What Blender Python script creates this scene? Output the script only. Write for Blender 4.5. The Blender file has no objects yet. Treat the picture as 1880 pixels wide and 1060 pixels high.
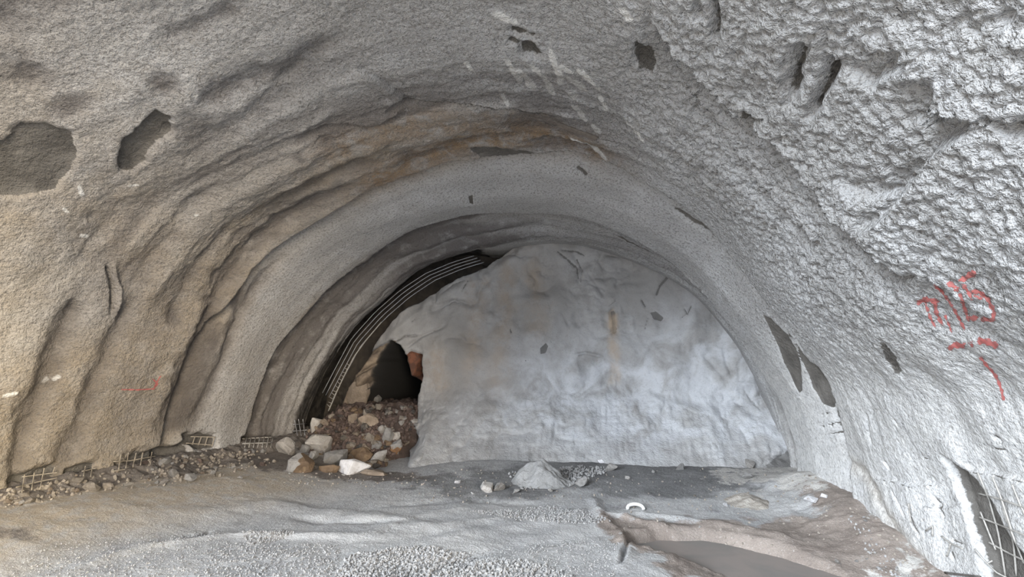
import bpy, bmesh, math, random
import numpy as np
from mathutils import Vector, Matrix, Euler
from mathutils.bvhtree import BVHTree

S = bpy.context.scene
COL = S.collection
rnd = random.Random(7)
npr = np.random.default_rng(7)

# ------------------------------------------------------------------ camera
F_PX, PW, PH = 1000.0, 1880.0, 1060.0
CAM = np.array([0.0, 0.0, 1.7])
PITCH = math.atan(0.12)
YAW = math.atan(0.187 * math.cos(PITCH))
cam_data = bpy.data.cameras.new('camera')
cam_data.sensor_width = 36.0
cam_data.lens = 36.0 * F_PX / PW
cam_data.clip_start, cam_data.clip_end = 0.05, 300
cam = bpy.data.objects.new('camera', cam_data)
COL.objects.link(cam)
cam.location = CAM
cam.rotation_euler = (math.pi / 2 + PITCH, 0, YAW)
S.camera = cam

# ------------------------------------------------------------------ light
S.view_settings.view_transform = 'Standard'
S.view_settings.look = 'None'
S.view_settings.gamma = 1.0
S.view_settings.use_curve_mapping = False
S.view_settings.exposure = 1.62

W = bpy.data.worlds.new('sky')
S.world = W
W.use_nodes = True
bg = W.node_tree.nodes['Background']
bg.inputs['Color'].default_value = (0.76, 0.86, 1.0, 1)     # open sky outside the portal
bg.inputs['Strength'].default_value = 1.0


def add_sun(name, energy, angle, color, direction):
    d = bpy.data.lights.new(name, 'SUN')
    d.energy, d.angle, d.color = energy, math.radians(angle), color
    o = bpy.data.objects.new(name, d)
    COL.objects.link(o)
    o.rotation_euler = Vector(direction).to_track_quat('-Z', 'Y').to_euler()
    o.location = (-4, -8, 8)
    return o


add_sun('daylight', 2.35, 30, (0.86, 0.93, 1.0), (0.49, 0.86, -0.36))
add_sun('warm_bounce_fill', 1.1, 22, (1.0, 0.85, 0.64), (-0.42, 0.72, -0.10))  # added fill for the left wall, stands in for sunlight bounced off outside ground
add_sun('near_left_fill', 1.5, 14, (1.0, 0.83, 0.52), (-0.80, 0.50, -0.13))   # added fill, slants in across the portal to warm the near left wall
add_sun('high_sunlight', 4.5, 0.6, (1.0, 0.96, 0.90), (0.25, -0.30, -0.92))   # added sun, falls on the open ground outside to bounce light in

# ------------------------------------------------------------------ helpers: rays, noise
_cp, _sp, _ca, _sa = math.cos(PITCH), math.sin(PITCH), math.cos(YAW), math.sin(YAW)


def ray(u, v):
    x, y, z = (u - PW / 2) / F_PX, 1.0, -(v - PH / 2) / F_PX
    y, z = y * _cp - z * _sp, y * _sp + z * _cp
    return np.array([x * _ca - y * _sa, x * _sa + y * _ca, z])


def at_depth(u, v, Y):
    d = ray(u, v)
    return CAM + d * (Y / d[1])


def at_height(u, v, z=0.0):
    d = ray(u, v)
    return CAM + d * ((z - CAM[2]) / d[2])


def _hash(ix, iy, iz, seed):
    h = (ix.astype(np.int64) * 374761393 + iy.astype(np.int64) * 668265263 + iz.astype(np.int64) * 2147483647 + seed * 1274126177) & 0xFFFFFFFF
    h = ((h ^ (h >> 13)) * 1274126177) & 0xFFFFFFFF
    h = ((h ^ (h >> 16)) * 2246822519) & 0xFFFFFFFF
    return ((h ^ (h >> 15)) & 0xFFFFFF).astype(np.float64) / 0xFFFFFF * 2 - 1


def vnoise(P, scale, seed=0):
    Q = P * scale
    I = np.floor(Q)
    f = Q - I
    f = f * f * f * (f * (f * 6 - 15) + 10)
    I = I.astype(np.int64)
    out = 0
    for dx in (0, 1):
        wx = f[:, 0] if dx else 1 - f[:, 0]
        for dy in (0, 1):
            wy = f[:, 1] if dy else 1 - f[:, 1]
            for dz in (0, 1):
                wz = f[:, 2] if dz else 1 - f[:, 2]
                out = out + wx * wy * wz * _hash(I[:, 0] + dx, I[:, 1] + dy, I[:, 2] + dz, seed)
    return out


def fbm(P, scale, octv=3, seed=0, gain=0.5):
    o, a, n = 0, 1.0, 0
    for k in range(octv):
        o = o + a * vnoise(P, scale * 2.03 ** k, seed + 17 * k)
        n += a
        a *= gain
    return o / n


def cells(P, scale, seed=0):
    """distance to the nearest of jittered points: 1 - d*d makes sprayed-on pebbles"""
    Q = P * scale
    I = np.floor(Q).astype(np.int64)
    f = Q - I
    best = np.full(len(P), 9.0)
    for dx in (-1, 0, 1):
        for dy in (-1, 0, 1):
            for dz in (-1, 0, 1):
                X, Y_, Z_ = I[:, 0] + dx, I[:, 1] + dy, I[:, 2] + dz
                d = (dx + 0.5 + 0.45 * _hash(X, Y_, Z_, seed) - f[:, 0]) ** 2 + (dy + 0.5 + 0.45 * _hash(X, Y_, Z_, seed + 1) - f[:, 1]) ** 2 + (dz + 0.5 + 0.45 * _hash(X, Y_, Z_, seed + 2) - f[:, 2]) ** 2
                best = np.minimum(best, d)
    return 1 - np.clip(best, 0, 1.2)


def smooth(a, b, x):
    t = np.clip((x - a) / (b - a), 0, 1)
    return t * t * (3 - 2 * t)


def seg_dist(P, pts, closed=False):
    """distance of 2-D points to a polyline, and the signed side of the nearest segment"""
    pts = np.asarray(pts, float)
    if closed:
        pts = np.vstack([pts, pts[:1]])
    best = np.full(len(P), 1e9)
    side = np.zeros(len(P))
    tt = np.zeros(len(P))
    L = 0
    for a, b in zip(pts[:-1], pts[1:]):
        ab = b - a
        l2 = max(ab @ ab, 1e-12)
        t = np.clip(((P - a) @ ab) / l2, 0, 1)
        d = np.hypot(P[:, 0] - a[0] - t * ab[0], P[:, 1] - a[1] - t * ab[1])
        m = d < best
        best[m] = d[m]
        side[m] = (ab[0] * (P[m, 1] - a[1]) - ab[1] * (P[m, 0] - a[0]))
        tt[m] = L + t[m]
        L += 1
    return best, np.sign(side), tt / L


def inside(P, pts):
    pts = np.asarray(pts, float)
    r = np.zeros(len(P), bool)
    j = len(pts) - 1
    for i in range(len(pts)):
        xi, yi = pts[i]
        xj, yj = pts[j]
        if yi != yj:
            c = ((yi > P[:, 1]) != (yj > P[:, 1])) & (P[:, 0] < (xj - xi) * (P[:, 1] - yi) / (yj - yi) + xi)
            r ^= c
        j = i
    return r


def poly_sd(P, pts):
    """signed distance, positive inside"""
    d, _, _ = seg_dist(P, pts, True)
    return np.where(inside(P, pts), d, -d)


# ------------------------------------------------------------------ helpers: objects
def tag(o, label=None, cat=None, group=None, kind=None):
    if label: o['label'] = label
    if cat: o['category'] = cat
    if group: o['group'] = group
    if kind: o['kind'] = kind
    return o


def mesh_obj(name, verts, faces, mat, parent=None, smooth_shade=True):
    me = bpy.data.meshes.new(name)
    me.from_pydata([tuple(v) for v in verts], [], faces)
    me.materials.append(mat)
    me.polygons.foreach_set('use_smooth', [smooth_shade] * len(me.polygons))
    me.update()
    o = bpy.data.objects.new(name, me)
    COL.objects.link(o)
    if parent: o.parent = parent
    return o


def empty(name, loc=(0, 0, 0)):
    o = bpy.data.objects.new(name, None)
    COL.objects.link(o)
    o.location = loc
    o.empty_display_size = 0.1
    return o


def grid_obj(name, V, nu, nv, mat, attrs):
    """V: (nu*nv, 3) array row-major; attrs: dict of float arrays"""
    me = bpy.data.meshes.new(name)
    n = nu * nv
    idx = np.arange(n).reshape(nu, nv)
    q = np.stack([idx[:-1, :-1], idx[1:, :-1], idx[1:, 1:], idx[:-1, 1:]], -1).reshape(-1, 4)
    me.vertices.add(n)
    me.vertices.foreach_set('co', V.astype(np.float32).ravel())
    me.loops.add(q.size)
    me.loops.foreach_set('vertex_index', q.astype(np.int32).ravel())
    me.polygons.add(len(q))
    me.polygons.foreach_set('loop_start', np.arange(0, q.size, 4, dtype=np.int32))
    me.polygons.foreach_set('use_smooth', np.ones(len(q), bool))
    me.update(calc_edges=True)
    me.validate()
    for k, a in attrs.items():
        at = me.attributes.new(k, 'FLOAT', 'POINT')
        at.data.foreach_set('value', a.astype(np.float32))
    me.materials.append(mat)
    o = bpy.data.objects.new(name, me)
    COL.objects.link(o)
    return o, q


# ------------------------------------------------------------------ helpers: materials
class NT:
    def __init__(self, name):
        self.m = bpy.data.materials.new(name)
        self.m.use_nodes = True
        self.t = self.m.node_tree
        self.bsdf = self.t.nodes['Principled BSDF']
        self.co = self.t.nodes.new('ShaderNodeTexCoord').outputs['Object']

    def n(self, typ, **kw):
        nd = self.t.nodes.new(typ)
        for k, v in kw.items(): setattr(nd, k, v)
        return nd

    def l(self, a, b):
        if isinstance(a, (int, float, tuple)):
            b.default_value = a if not isinstance(a, tuple) or len(a) == 4 or b.type == 'VECTOR' else (*a, 1)
        else:
            self.t.links.new(a, b)

    def attr(self, name):
        return self.n('ShaderNodeAttribute', attribute_name=name).outputs['Fac']

    def noise(self, scale, detail=3, rough=0.55, dist=0.0):
        nd = self.n('ShaderNodeTexNoise')
        self.l(self.co, nd.inputs['Vector'])
        nd.inputs['Scale'].default_value = scale
        nd.inputs['Detail'].default_value = detail
        nd.inputs['Roughness'].default_value = rough
        nd.inputs['Distortion'].default_value = dist
        return nd.outputs['Fac']

    def voro(self, scale, feature='F1'):
        nd = self.n('ShaderNodeTexVoronoi', feature=feature)
        self.l(self.co, nd.inputs['Vector'])
        nd.inputs['Scale'].default_value = scale
        return nd.outputs['Distance']

    def math(self, op, a, b=0.0, clamp=False):
        nd = self.n('ShaderNodeMath', operation=op, use_clamp=clamp)
        self.l(a, nd.inputs[0])
        self.l(b, nd.inputs[1])
        return nd.outputs[0]

    def ramp(self, v, lo, hi):
        nd = self.n('ShaderNodeMapRange', clamp=True, interpolation_type='SMOOTHSTEP')
        self.l(v, nd.inputs['Value'])
        nd.inputs['From Min'].default_value = lo
        nd.inputs['From Max'].default_value = hi
        return nd.outputs['Result']

    def mix(self, f, a, b):
        nd = self.n('ShaderNodeMix', data_type='RGBA')
        self.l(f, nd.inputs[0])
        self.l(a, nd.inputs[6])
        self.l(b, nd.inputs[7])
        return nd.outputs[2]

    def finish(self, col, rough=0.9, bump=None, bstr=0.5, bdist=0.02, spec=0.3):
        self.l(col, self.bsdf.inputs['Base Color'])
        self.l(rough, self.bsdf.inputs['Roughness'])
        self.bsdf.inputs['Specular IOR Level'].default_value = spec
        if bump is not None:
            b = self.n('ShaderNodeBump')
            self.l(bump, b.inputs['Height'])
            self.l(bstr, b.inputs['Strength'])
            b.inputs['Distance'].default_value = bdist
            self.t.links.new(b.outputs['Normal'], self.bsdf.inputs['Normal'])
        return self.m


def mat_shotcrete():
    k = NT('shotcrete')
    n1, n2, n3 = k.noise(0.9, 4), k.noise(5, 4), k.noise(42, 3, 0.65)
    col = k.mix(k.ramp(n1, 0.3, 0.7), (0.36, 0.355, 0.35), (0.50, 0.50, 0.505))
    col = k.mix(k.ramp(n2, 0.35, 0.75), col, (0.41, 0.405, 0.40))
    # tan dust and mud
    tan = k.mix(k.ramp(k.noise(2.2, 4, 0.6), 0.3, 0.7), (0.315, 0.27, 0.215), (0.24, 0.205, 0.165))
    f = k.math('MULTIPLY', k.attr('tan'), k.math('ADD', 0.55, k.math('MULTIPLY', n2, 0.8)), True)
    col = k.mix(f, col, tan)
    # ochre water stain
    f = k.math('MULTIPLY', k.attr('stain'), k.ramp(k.noise(6, 4, 0.6, 0.6), 0.25, 0.6), True)
    col = k.mix(f, col, (0.24, 0.165, 0.10))
    # fine speckle of the sprayed aggregate
    f = k.math('MULTIPLY', k.ramp(n3, 0.52, 0.33), 0.7)
    col = k.mix(f, col, (0.15, 0.14, 0.13))
    # white fresh or leached lime, plus painted-in brightness on the right foot
    f = k.ramp(k.math('ADD', k.attr('white'), k.math('MULTIPLY', k.math('SUBTRACT', k.noise(14, 5, 0.7), 0.5), 0.6)), 0.25, 0.75)
    col = k.mix(k.math('MULTIPLY', f, 0.9), col, (0.72, 0.71, 0.69))
    f = k.math('MULTIPLY', k.attr('damp_shade'), k.ramp(k.noise(5, 4, 0.6), 0.05, 0.5), True)
    col = k.mix(k.math('MULTIPLY', f, 0.85), col, (0.088, 0.077, 0.073))  # damp stains, with groove and recess shade put into the colour
    # bare damp rock showing through, plus crease and gap shade put into the colour
    wet_shade = k.ramp(k.math('ADD', k.attr('wet_shade'), k.math('MULTIPLY', k.math('SUBTRACT', k.noise(18, 4, 0.65), 0.5), 0.7)), 0.42, 0.58)
    wcol = k.mix(k.ramp(n2, 0.3, 0.7), (0.095, 0.088, 0.08), (0.15, 0.14, 0.128))
    col = k.mix(wet_shade, col, wcol)
    # bare dark rock in the unsprayed slot
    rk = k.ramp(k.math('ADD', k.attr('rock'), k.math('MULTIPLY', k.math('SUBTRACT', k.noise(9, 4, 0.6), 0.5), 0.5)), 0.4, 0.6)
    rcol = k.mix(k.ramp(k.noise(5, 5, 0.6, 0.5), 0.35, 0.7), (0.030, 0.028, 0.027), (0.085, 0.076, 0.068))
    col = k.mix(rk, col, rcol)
    b = k.math('ADD', k.math('MULTIPLY', k.noise(30, 3, 0.6), 1.0), k.math('MULTIPLY', k.noise(85, 2, 0.6), 0.45))
    s = k.math('MULTIPLY', k.attr('rough'), 0.85, True)
    return k.finish(col, 0.92, b, s, 0.05, 0.25)


def mat_face():
    k = NT('shotcrete_face')
    n1, n2, n3 = k.noise(0.8, 4, 0.55, 0.5), k.noise(4, 5, 0.6), k.noise(40, 3, 0.65)
    col = k.mix(k.ramp(n1, 0.3, 0.7), (0.285, 0.275, 0.268), (0.40, 0.393, 0.388))
    col = k.mix(k.ramp(n2, 0.4, 0.7), col, (0.29, 0.282, 0.275))
    f = k.math('MULTIPLY', k.attr('tan'), k.ramp(n2, 0.25, 0.6), True)
    col = k.mix(f, col, (0.36, 0.29, 0.225))
    f = k.math('MULTIPLY', k.attr('white'), k.ramp(k.noise(2.2, 5, 0.6, 0.8), 0.32, 0.62), True)
    col = k.mix(f, col, (0.54, 0.55, 0.575))
    f = k.math('MULTIPLY', k.ramp(n3, 0.46, 0.30), 0.3)
    col = k.mix(f, col, (0.19, 0.18, 0.18))
    wet_shade = k.ramp(k.math('ADD', k.attr('wet_shade'), k.math('MULTIPLY', k.math('SUBTRACT', k.noise(16, 4, 0.65), 0.5), 0.7)), 0.40, 0.60)
    col = k.mix(k.math('MULTIPLY', wet_shade, 0.85), col, (0.12, 0.115, 0.11))
    col = k.mix(k.math('MULTIPLY', k.attr('streak'), k.ramp(n2, 0.3, 0.7), True), col, (0.46, 0.36, 0.265))
    rcol = k.mix(k.ramp(k.noise(4.5, 5, 0.6, 0.8), 0.35, 0.68), (0.30, 0.235, 0.17), (0.13, 0.10, 0.08))
    col = k.mix(k.ramp(k.math('ADD', k.attr('rock'), k.math('MULTIPLY', k.math('SUBTRACT', n2, 0.5), 0.5)), 0.4, 0.6), col, rcol)
    col = k.mix(k.ramp(k.math('ADD', k.attr('rust'), k.math('MULTIPLY', k.math('SUBTRACT', n2, 0.5), 0.6)), 0.4, 0.6), col,
                k.mix(k.ramp(k.noise(11, 4), 0.4, 0.6), (0.20, 0.085, 0.05), (0.11, 0.055, 0.038)))
    col = k.mix(k.attr('void_shade'), col, (0.035, 0.033, 0.032))  # darkness of the hole and slot put into the rock colour
    b = k.math('ADD', k.noise(26, 3, 0.6), k.math('MULTIPLY', k.noise(75, 2, 0.6), 0.4))
    s = k.math('MULTIPLY', k.attr('rough'), 0.8, True)
    return k.finish(col, 0.88, b, s, 0.03, 0.3)


def mat_ground():
    k = NT('crushed_ground')
    n1, n2, n3 = k.noise(1.3, 4, 0.6, 0.4), k.noise(7, 4, 0.6), k.noise(60, 3, 0.7)
    col = k.mix(k.ramp(n1, 0.3, 0.7), (0.36, 0.358, 0.36), (0.46, 0.452, 0.445))
    col = k.mix(k.ramp(n2, 0.45, 0.8), col, (0.36, 0.355, 0.35))
    f = k.math('MULTIPLY', k.attr('tan'), k.ramp(n2, 0.2, 0.6), True)
    col = k.mix(f, col, (0.40, 0.345, 0.275))
    f = k.ramp(k.math('ADD', k.attr('dirt'), k.math('MULTIPLY', k.math('SUBTRACT', k.noise(9, 6, 0.75), 0.5), 1.7)), 0.2, 0.8)
    col = k.mix(f, col, k.mix(k.ramp(n2, 0.3, 0.7), (0.13, 0.115, 0.105), (0.20, 0.178, 0.162)))
    f = k.ramp(k.math('ADD', k.attr('dark'), k.math('MULTIPLY', k.math('SUBTRACT', k.noise(6, 6, 0.75), 0.5), 1.9)), 0.15, 0.9)
    col = k.mix(f, col, k.mix(k.ramp(n1, 0.3, 0.7), (0.14, 0.138, 0.138), (0.235, 0.232, 0.232)))
    f = k.ramp(k.math('ADD', k.attr('mud'), k.math('MULTIPLY', k.math('SUBTRACT', k.noise(8, 6, 0.75), 0.5), 1.5)), 0.25, 0.75)
    col = k.mix(f, col, k.mix(k.ramp(k.noise(3, 4, 0.6), 0.3, 0.7), (0.20, 0.165, 0.143), (0.285, 0.242, 0.212)))
    f = k.ramp(k.math('ADD', k.attr('white'), k.math('MULTIPLY', k.math('SUBTRACT', k.noise(12, 4, 0.7), 0.5), 1.2)), 0.4, 0.6)
    col = k.mix(f, col, (0.45, 0.43, 0.405))
    f = k.math('MULTIPLY', k.ramp(n3, 0.46, 0.3), 0.5)
    col = k.mix(f, col, (0.13, 0.125, 0.12))
    f = k.math('MULTIPLY', k.ramp(n3, 0.58, 0.7), 0.35)
    col = k.mix(f, col, (0.6, 0.59, 0.57))
    b = k.math('ADD', k.noise(38, 4, 0.65), k.math('MULTIPLY', k.noise(120, 2, 0.6), 0.4))
    s = k.math('MULTIPLY', k.attr('rough'), 0.8, True)
    return k.finish(col, 0.93, b, s, 0.03, 0.25)


def mat_rock(name, c1, c2, c3=None, scale=6.0, rough=0.85, bstr=0.6):
    k = NT(name)
    oi = k.n('ShaderNodeObjectInfo').outputs['Random']
    n1, n2 = k.noise(scale, 5, 0.6, 0.4), k.noise(scale * 7, 3, 0.65)
    col = k.mix(k.ramp(n1, 0.35, 0.65), c1, c2)
    if c3: col = k.mix(k.ramp(k.noise(scale * 0.6, 3, 0.6, 1.0), 0.55, 0.66), col, c3)
    col = k.mix(k.math('MULTIPLY', k.ramp(n2, 0.5, 0.3), 0.5), col, tuple(x * 0.45 for x in c1))
    hs = k.n('ShaderNodeHueSaturation')
    k.l(col, hs.inputs['Color'])
    k.l(k.math('ADD', 0.75, k.math('MULTIPLY', oi, 0.5)), hs.inputs['Value'])
    b = k.math('ADD', n1, k.math('MULTIPLY', n2, 0.35))
    return k.finish(hs.outputs['Color'], rough, b, bstr, 0.03, 0.3)


def mat_plain(name, c, rough=0.6, metal=0.0, var=0.25, scale=30):
    k = NT(name)
    col = k.mix(k.ramp(k.noise(scale, 3, 0.6), 0.35, 0.7), c, tuple(x * (1 - var) for x in c))
    k.bsdf.inputs['Metallic'].default_value = metal
    return k.finish(col, rough, k.noise(scale * 3, 2), 0.2, 0.005)


M_SHOT, M_FACE, M_GROUND = mat_shotcrete(), mat_face(), mat_ground()
M_GREY = mat_rock('grey_rock', (0.30, 0.29, 0.28), (0.22, 0.21, 0.20))
M_PALE = mat_rock('pale_rock', (0.38, 0.36, 0.34), (0.29, 0.27, 0.25), (0.22, 0.20, 0.18))
M_WHITE = mat_rock('white_rock', (0.78, 0.77, 0.79), (0.62, 0.60, 0.60), (0.42, 0.38, 0.36))
M_TAN = mat_rock('tan_rock', (0.27, 0.22, 0.175), (0.19, 0.15, 0.115))
M_BROWN = mat_rock('brown_rock', (0.18, 0.125, 0.08), (0.12, 0.083, 0.056), (0.22, 0.16, 0.105))
M_ORANGE = mat_rock('orange_rock', (0.25, 0.135, 0.06), (0.16, 0.09, 0.05))
M_DARKRED = mat_rock('dark_red_rock', (0.125, 0.09, 0.078), (0.08, 0.06, 0.053), (0.19, 0.145, 0.125))
M_DARK = mat_rock('dark_rock', (0.11, 0.10, 0.092), (0.07, 0.063, 0.058))
M_DUSTY = mat_rock('dusty_rock', (0.27, 0.24, 0.205), (0.19, 0.165, 0.14))
M_SAND = mat_rock('grey_sand', (0.26, 0.257, 0.255), (0.21, 0.208, 0.205), None, 14, 0.95, 0.8)
M_CREAM = mat_rock('cream_sand', (0.42, 0.385, 0.345), (0.33, 0.295, 0.255), None, 12, 0.95, 0.8)
M_GRAVEL = mat_rock('gravel_stone', (0.47, 0.46, 0.45), (0.36, 0.35, 0.345), None, 20)
M_WIRE = mat_plain('wire_steel', (0.42, 0.40, 0.37), 0.55, 0.3)
M_WIREDUST = mat_plain('dusty_wire', (0.33, 0.29, 0.235), 0.8, 0.0)
M_BAR = mat_plain('grey_bar_steel', (0.40, 0.40, 0.42), 0.5, 0.5)
M_SCRAP = mat_plain('white_plastic', (0.82, 0.82, 0.80), 0.5, 0.0, 0.1)
M_PLATE = mat_plain('rusty_plate', (0.17, 0.145, 0.125), 0.7, 0.2)


def mat_paint():
    k = NT('red_spray_paint')
    k.l(k.mix(k.ramp(k.noise(25, 3), 0.3, 0.7), (0.43, 0.115, 0.105), (0.36, 0.13, 0.12)), k.bsdf.inputs['Base Color'])
    k.bsdf.inputs['Roughness'].default_value = 0.8
    a = k.math('ADD', k.math('MULTIPLY', k.attr('cover'), 0.9), k.math('MULTIPLY', k.math('SUBTRACT', k.noise(48, 5, 0.8), 0.5), 2.6))
    k.l(k.math('MULTIPLY', k.ramp(a, 0.38, 0.62), 0.95), k.bsdf.inputs['Alpha'])
    return k.m


def mat_puddle():
    k = NT('muddy_water')
    col = k.mix(k.ramp(k.noise(2.5, 3, 0.5, 0.6), 0.3, 0.7), (0.25, 0.215, 0.195), (0.20, 0.185, 0.172))
    return k.finish(col, k.math('ADD', 0.55, k.math('MULTIPLY', k.noise(5, 3), 0.3)), k.noise(9, 3), 0.08, 0.01, 0.35)


M_PAINT, M_PUDDLE = mat_paint(), mat_puddle()

# ------------------------------------------------------------------ tunnel shell: smooth profile r(phi, Y)
CX, CZ = -1.3, 0.35
PHI = np.linspace(math.radians(-62), math.radians(236), 1400)


def ring(px, Y, dx=0.0):
    P = np.array([at_depth(u, v, Y) for u, v in px])
    x, z = P[:, 0] - CX + dx, P[:, 2] - CZ
    ph = np.arctan2(z, x)
    ph[ph < -math.pi / 2] += 2 * math.pi
    o = np.argsort(ph)
    ph, r = ph[o], np.hypot(x, z)[o]
    xr, xl = r[0] * math.cos(ph[0]), r[-1] * math.cos(ph[-1])
    lo, hi = ph[0], ph[-1]
    R = np.interp(PHI, ph, r)
    m = PHI < lo
    R[m] = xr / np.cos(PHI[m])
    m = PHI > hi
    R[m] = xl / np.cos(PHI[m])
    R = np.clip(R, 0, 7.5)
    ker = np.exp(-np.linspace(-2, 2, 61) ** 2)
    ker /= ker.sum()
    return np.convolve(np.pad(R, 30, mode='edge'), ker, mode='valid')


A_PX = [(452, 815), (470, 740), (500, 670), (540, 600), (575, 555), (640, 497), (700, 455), (760, 425), (830, 403), (900, 394), (960, 391), (1040, 399),
        (1110, 418), (1186, 454), (1251, 497), (1290, 535), (1325, 581), (1360, 628), (1398, 692), (1427, 732), (1444, 778), (1465, 850)]
E_PX = [(560, 790), (585, 720), (621, 651), (665, 590), (713, 546), (764, 502), (832, 475), (900, 458), (960, 447), (1040, 444), (1100, 452), (1160, 474),
        (1215, 502), (1280, 546), (1330, 600), (1375, 665), (1410, 740), (1430, 800), (1440, 850)]
C_PX = [(298, 800), (330, 730), (365, 650), (400, 590), (440, 530), (490, 465), (560, 415), (640, 375), (700, 345), (780, 312), (880, 290), (960, 284),
        (1040, 288), (1120, 310), (1200, 350), (1270, 395), (1330, 452), (1380, 524), (1420, 580), (1468, 649), (1507, 688), (1526, 726), (1545, 797), (1565, 835)]
rA, rE, rC = ring(A_PX, 7.6), ring(E_PX, 8.9), ring(C_PX, 6.2)
deg = np.degrees(PHI)
left = smooth(100, 165, deg)                     # the left wall flares out towards the portal
crown = np.exp(-((deg - 95) / 38.0) ** 2)
rightlow = smooth(40, 5, deg)
slot = smooth(99, 124, deg)
KEYS = [
    (-0.4, rC * 1.07 + 1.7 * left + 0.50 * crown + 0.24 * rightlow),
    (2.2, rC * 1.06 + 1.15 * left + 0.42 * crown + 0.22 * rightlow),
    (4.4, rC * 1.03 + 0.52 * left + 0.20 * crown + 0.12 * rightlow),
    (6.18, rC),
    (6.24, rC + 0.08 + 0.10 * smooth(80, 45, deg) + 0.05 * left),
    (6.55, rC * 0.55 + rA * 0.45 + 0.07 + 0.05 * smooth(80, 45, deg)),
    (7.0, rC * 0.25 + rA * 0.75 + 0.02),
    (7.60, rA),
    (7.63, rA + 0.20 + 0.10 * left),
    (7.9, rA * 0.5 + rE * 0.5 + 0.20 + 0.06 * left),
    (8.2, rA * 0.2 + rE * 0.8 + 0.12),
    (8.5, rE + 0.02),
    (8.90, rE),
    (8.95, rE + 0.02 + 0.30 * slot),
    (9.5, rE + 0.06 + 0.36 * slot),
    (10.6, rE + 0.06 + 0.36 * slot)]
KY = np.array([k[0] for k in KEYS])
KR = np.array([k[1] for k in KEYS])


def base_r(phi, Y):
    fi = np.clip((phi - PHI[0]) / (PHI[1] - PHI[0]), 0, len(PHI) - 1.001)
    i = fi.astype(int)
    a = fi - i
    j = np.clip(np.searchsorted(KY, Y, side='right') - 1, 0, len(KY) - 2)
    t = np.clip((Y - KY[j]) / (KY[j + 1] - KY[j]), 0, 1)
    r0 = KR[j, i] * (1 - a) + KR[j, i + 1] * a
    r1 = KR[j + 1, i] * (1 - a) + KR[j + 1, i + 1] * a
    return r0 * (1 - t) + r1 * t


def surf(phi, Y, r):
    return np.stack([CX + r * np.cos(phi), Y, CZ + r * np.sin(phi)], -1)


RS = 4.0                                          # metres of arc per radian in the unrolled wall


def on_wall(u, v):
    """where the sight line of a picture point meets the smooth lining: (arc metres, Y)"""
    d = ray(u, v)
    t = np.linspace(1.2, 13, 2400)
    P = CAM + d * t[:, None]
    x, z = P[:, 0] - CX, P[:, 2] - CZ
    ph = np.arctan2(z, x)
    ph[ph < -math.pi / 2] += 2 * math.pi
    g = np.hypot(x, z) - base_r(ph, P[:, 1])
    k = np.argmax((g > 0) & (P[:, 1] > -1))
    if g[k] <= 0: k = len(t) - 1
    return (ph[k] * RS, P[k, 1])


def wall_pts(px):
    return np.array([on_wall(u, v) for u, v in px])


# unrolled grid
n_phi = 1120
phis = np.linspace(math.radians(-38), math.radians(212), n_phi)
ys = np.concatenate([np.linspace(-0.3, 1.4, 30), np.linspace(1.4, 6.15, 330)[1:], np.linspace(6.15, 6.26, 8)[1:], np.linspace(6.26, 7.57, 84)[1:],
                     np.linspace(7.57, 7.66, 8)[1:], np.linspace(7.66, 8.88, 74)[1:], np.linspace(8.88, 8.97, 6)[1:], np.linspace(8.97, 10.5, 40)[1:]])
n_y = len(ys)
PG, YG = [a.ravel() for a in np.meshgrid(phis, ys, indexing='ij')]
# the excavation rounds are never true to line: their edges wander along the tunnel
wob = 0.035 * fbm(np.stack([PG * 4, 0 * PG, 0 * PG], -1), 4.0, 3, 13) + 0.10 * np.sin(PG * 3.1 + 0.6) * 0.5 + 0.05 * np.sin(PG * 7.7 + 2.0) + 0.03 * np.sin(PG * 17 + 1.0)
RG = base_r(PG, YG - wob * smooth(5.2, 6.0, YG) * smooth(8.8, 8.2, YG))
P0 = surf(PG, YG, RG)
UV = np.stack([PG * RS, YG], -1)
D2 = np.degrees(PG)
disp = np.zeros(len(PG))                          # outward positive
A = {k: np.zeros(len(PG)) for k in ('wet_shade', 'tan', 'stain', 'white', 'rock', 'rough', 'damp_shade')}


def near(pts, pad):
    lo, hi = pts.min(0) - pad, pts.max(0) + pad
    return np.where((UV[:, 0] > lo[0]) & (UV[:, 0] < hi[0]) & (UV[:, 1] > lo[1]) & (UV[:, 1] < hi[1]))[0]


edge_n = fbm(P0, 5.0, 4, 11)                      # wobble for every traced edge


def groove(px, w, depth, mask=None, amt=1.0, wob_=0.5, mw=None):
    pts = wall_pts(px)
    mw = mw or w
    i = near(pts, 4 * max(w, mw))
    d, s, t = seg_dist(UV[i], pts)
    d = np.maximum(d + edge_n[i] * w * wob_, 0)
    taper = np.clip(np.minimum(t, 1 - t) * 6 + 0.35, 0, 1)
    disp[i] += depth * taper * np.exp(-(d / w) ** 2)
    if mask: A[mask][i] = np.maximum(A[mask][i], amt * taper * np.exp(-(d / mw) ** 2))


def step(px, w, depth, flip=1, mask=None, amt=1.0, mw=0.04):
    """one side of the line stands proud, the other falls away behind it"""
    pts = wall_pts(px)
    i = near(pts, 3 * w)
    d, s, t = seg_dist(UV[i], pts)
    sd = d * s * flip + edge_n[i] * w * 0.18
    taper = smooth(0, 0.12, t) * smooth(1, 0.88, t)
    disp[i] += taper * np.where(sd > 0, depth * np.exp(-(sd / w)) * smooth(0, 0.03, sd), -0.35 * depth * np.exp(-np.abs(sd) / w))
    if mask: A[mask][i] = np.maximum(A[mask][i], amt * taper * np.exp(-(d / mw) ** 2))


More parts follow.
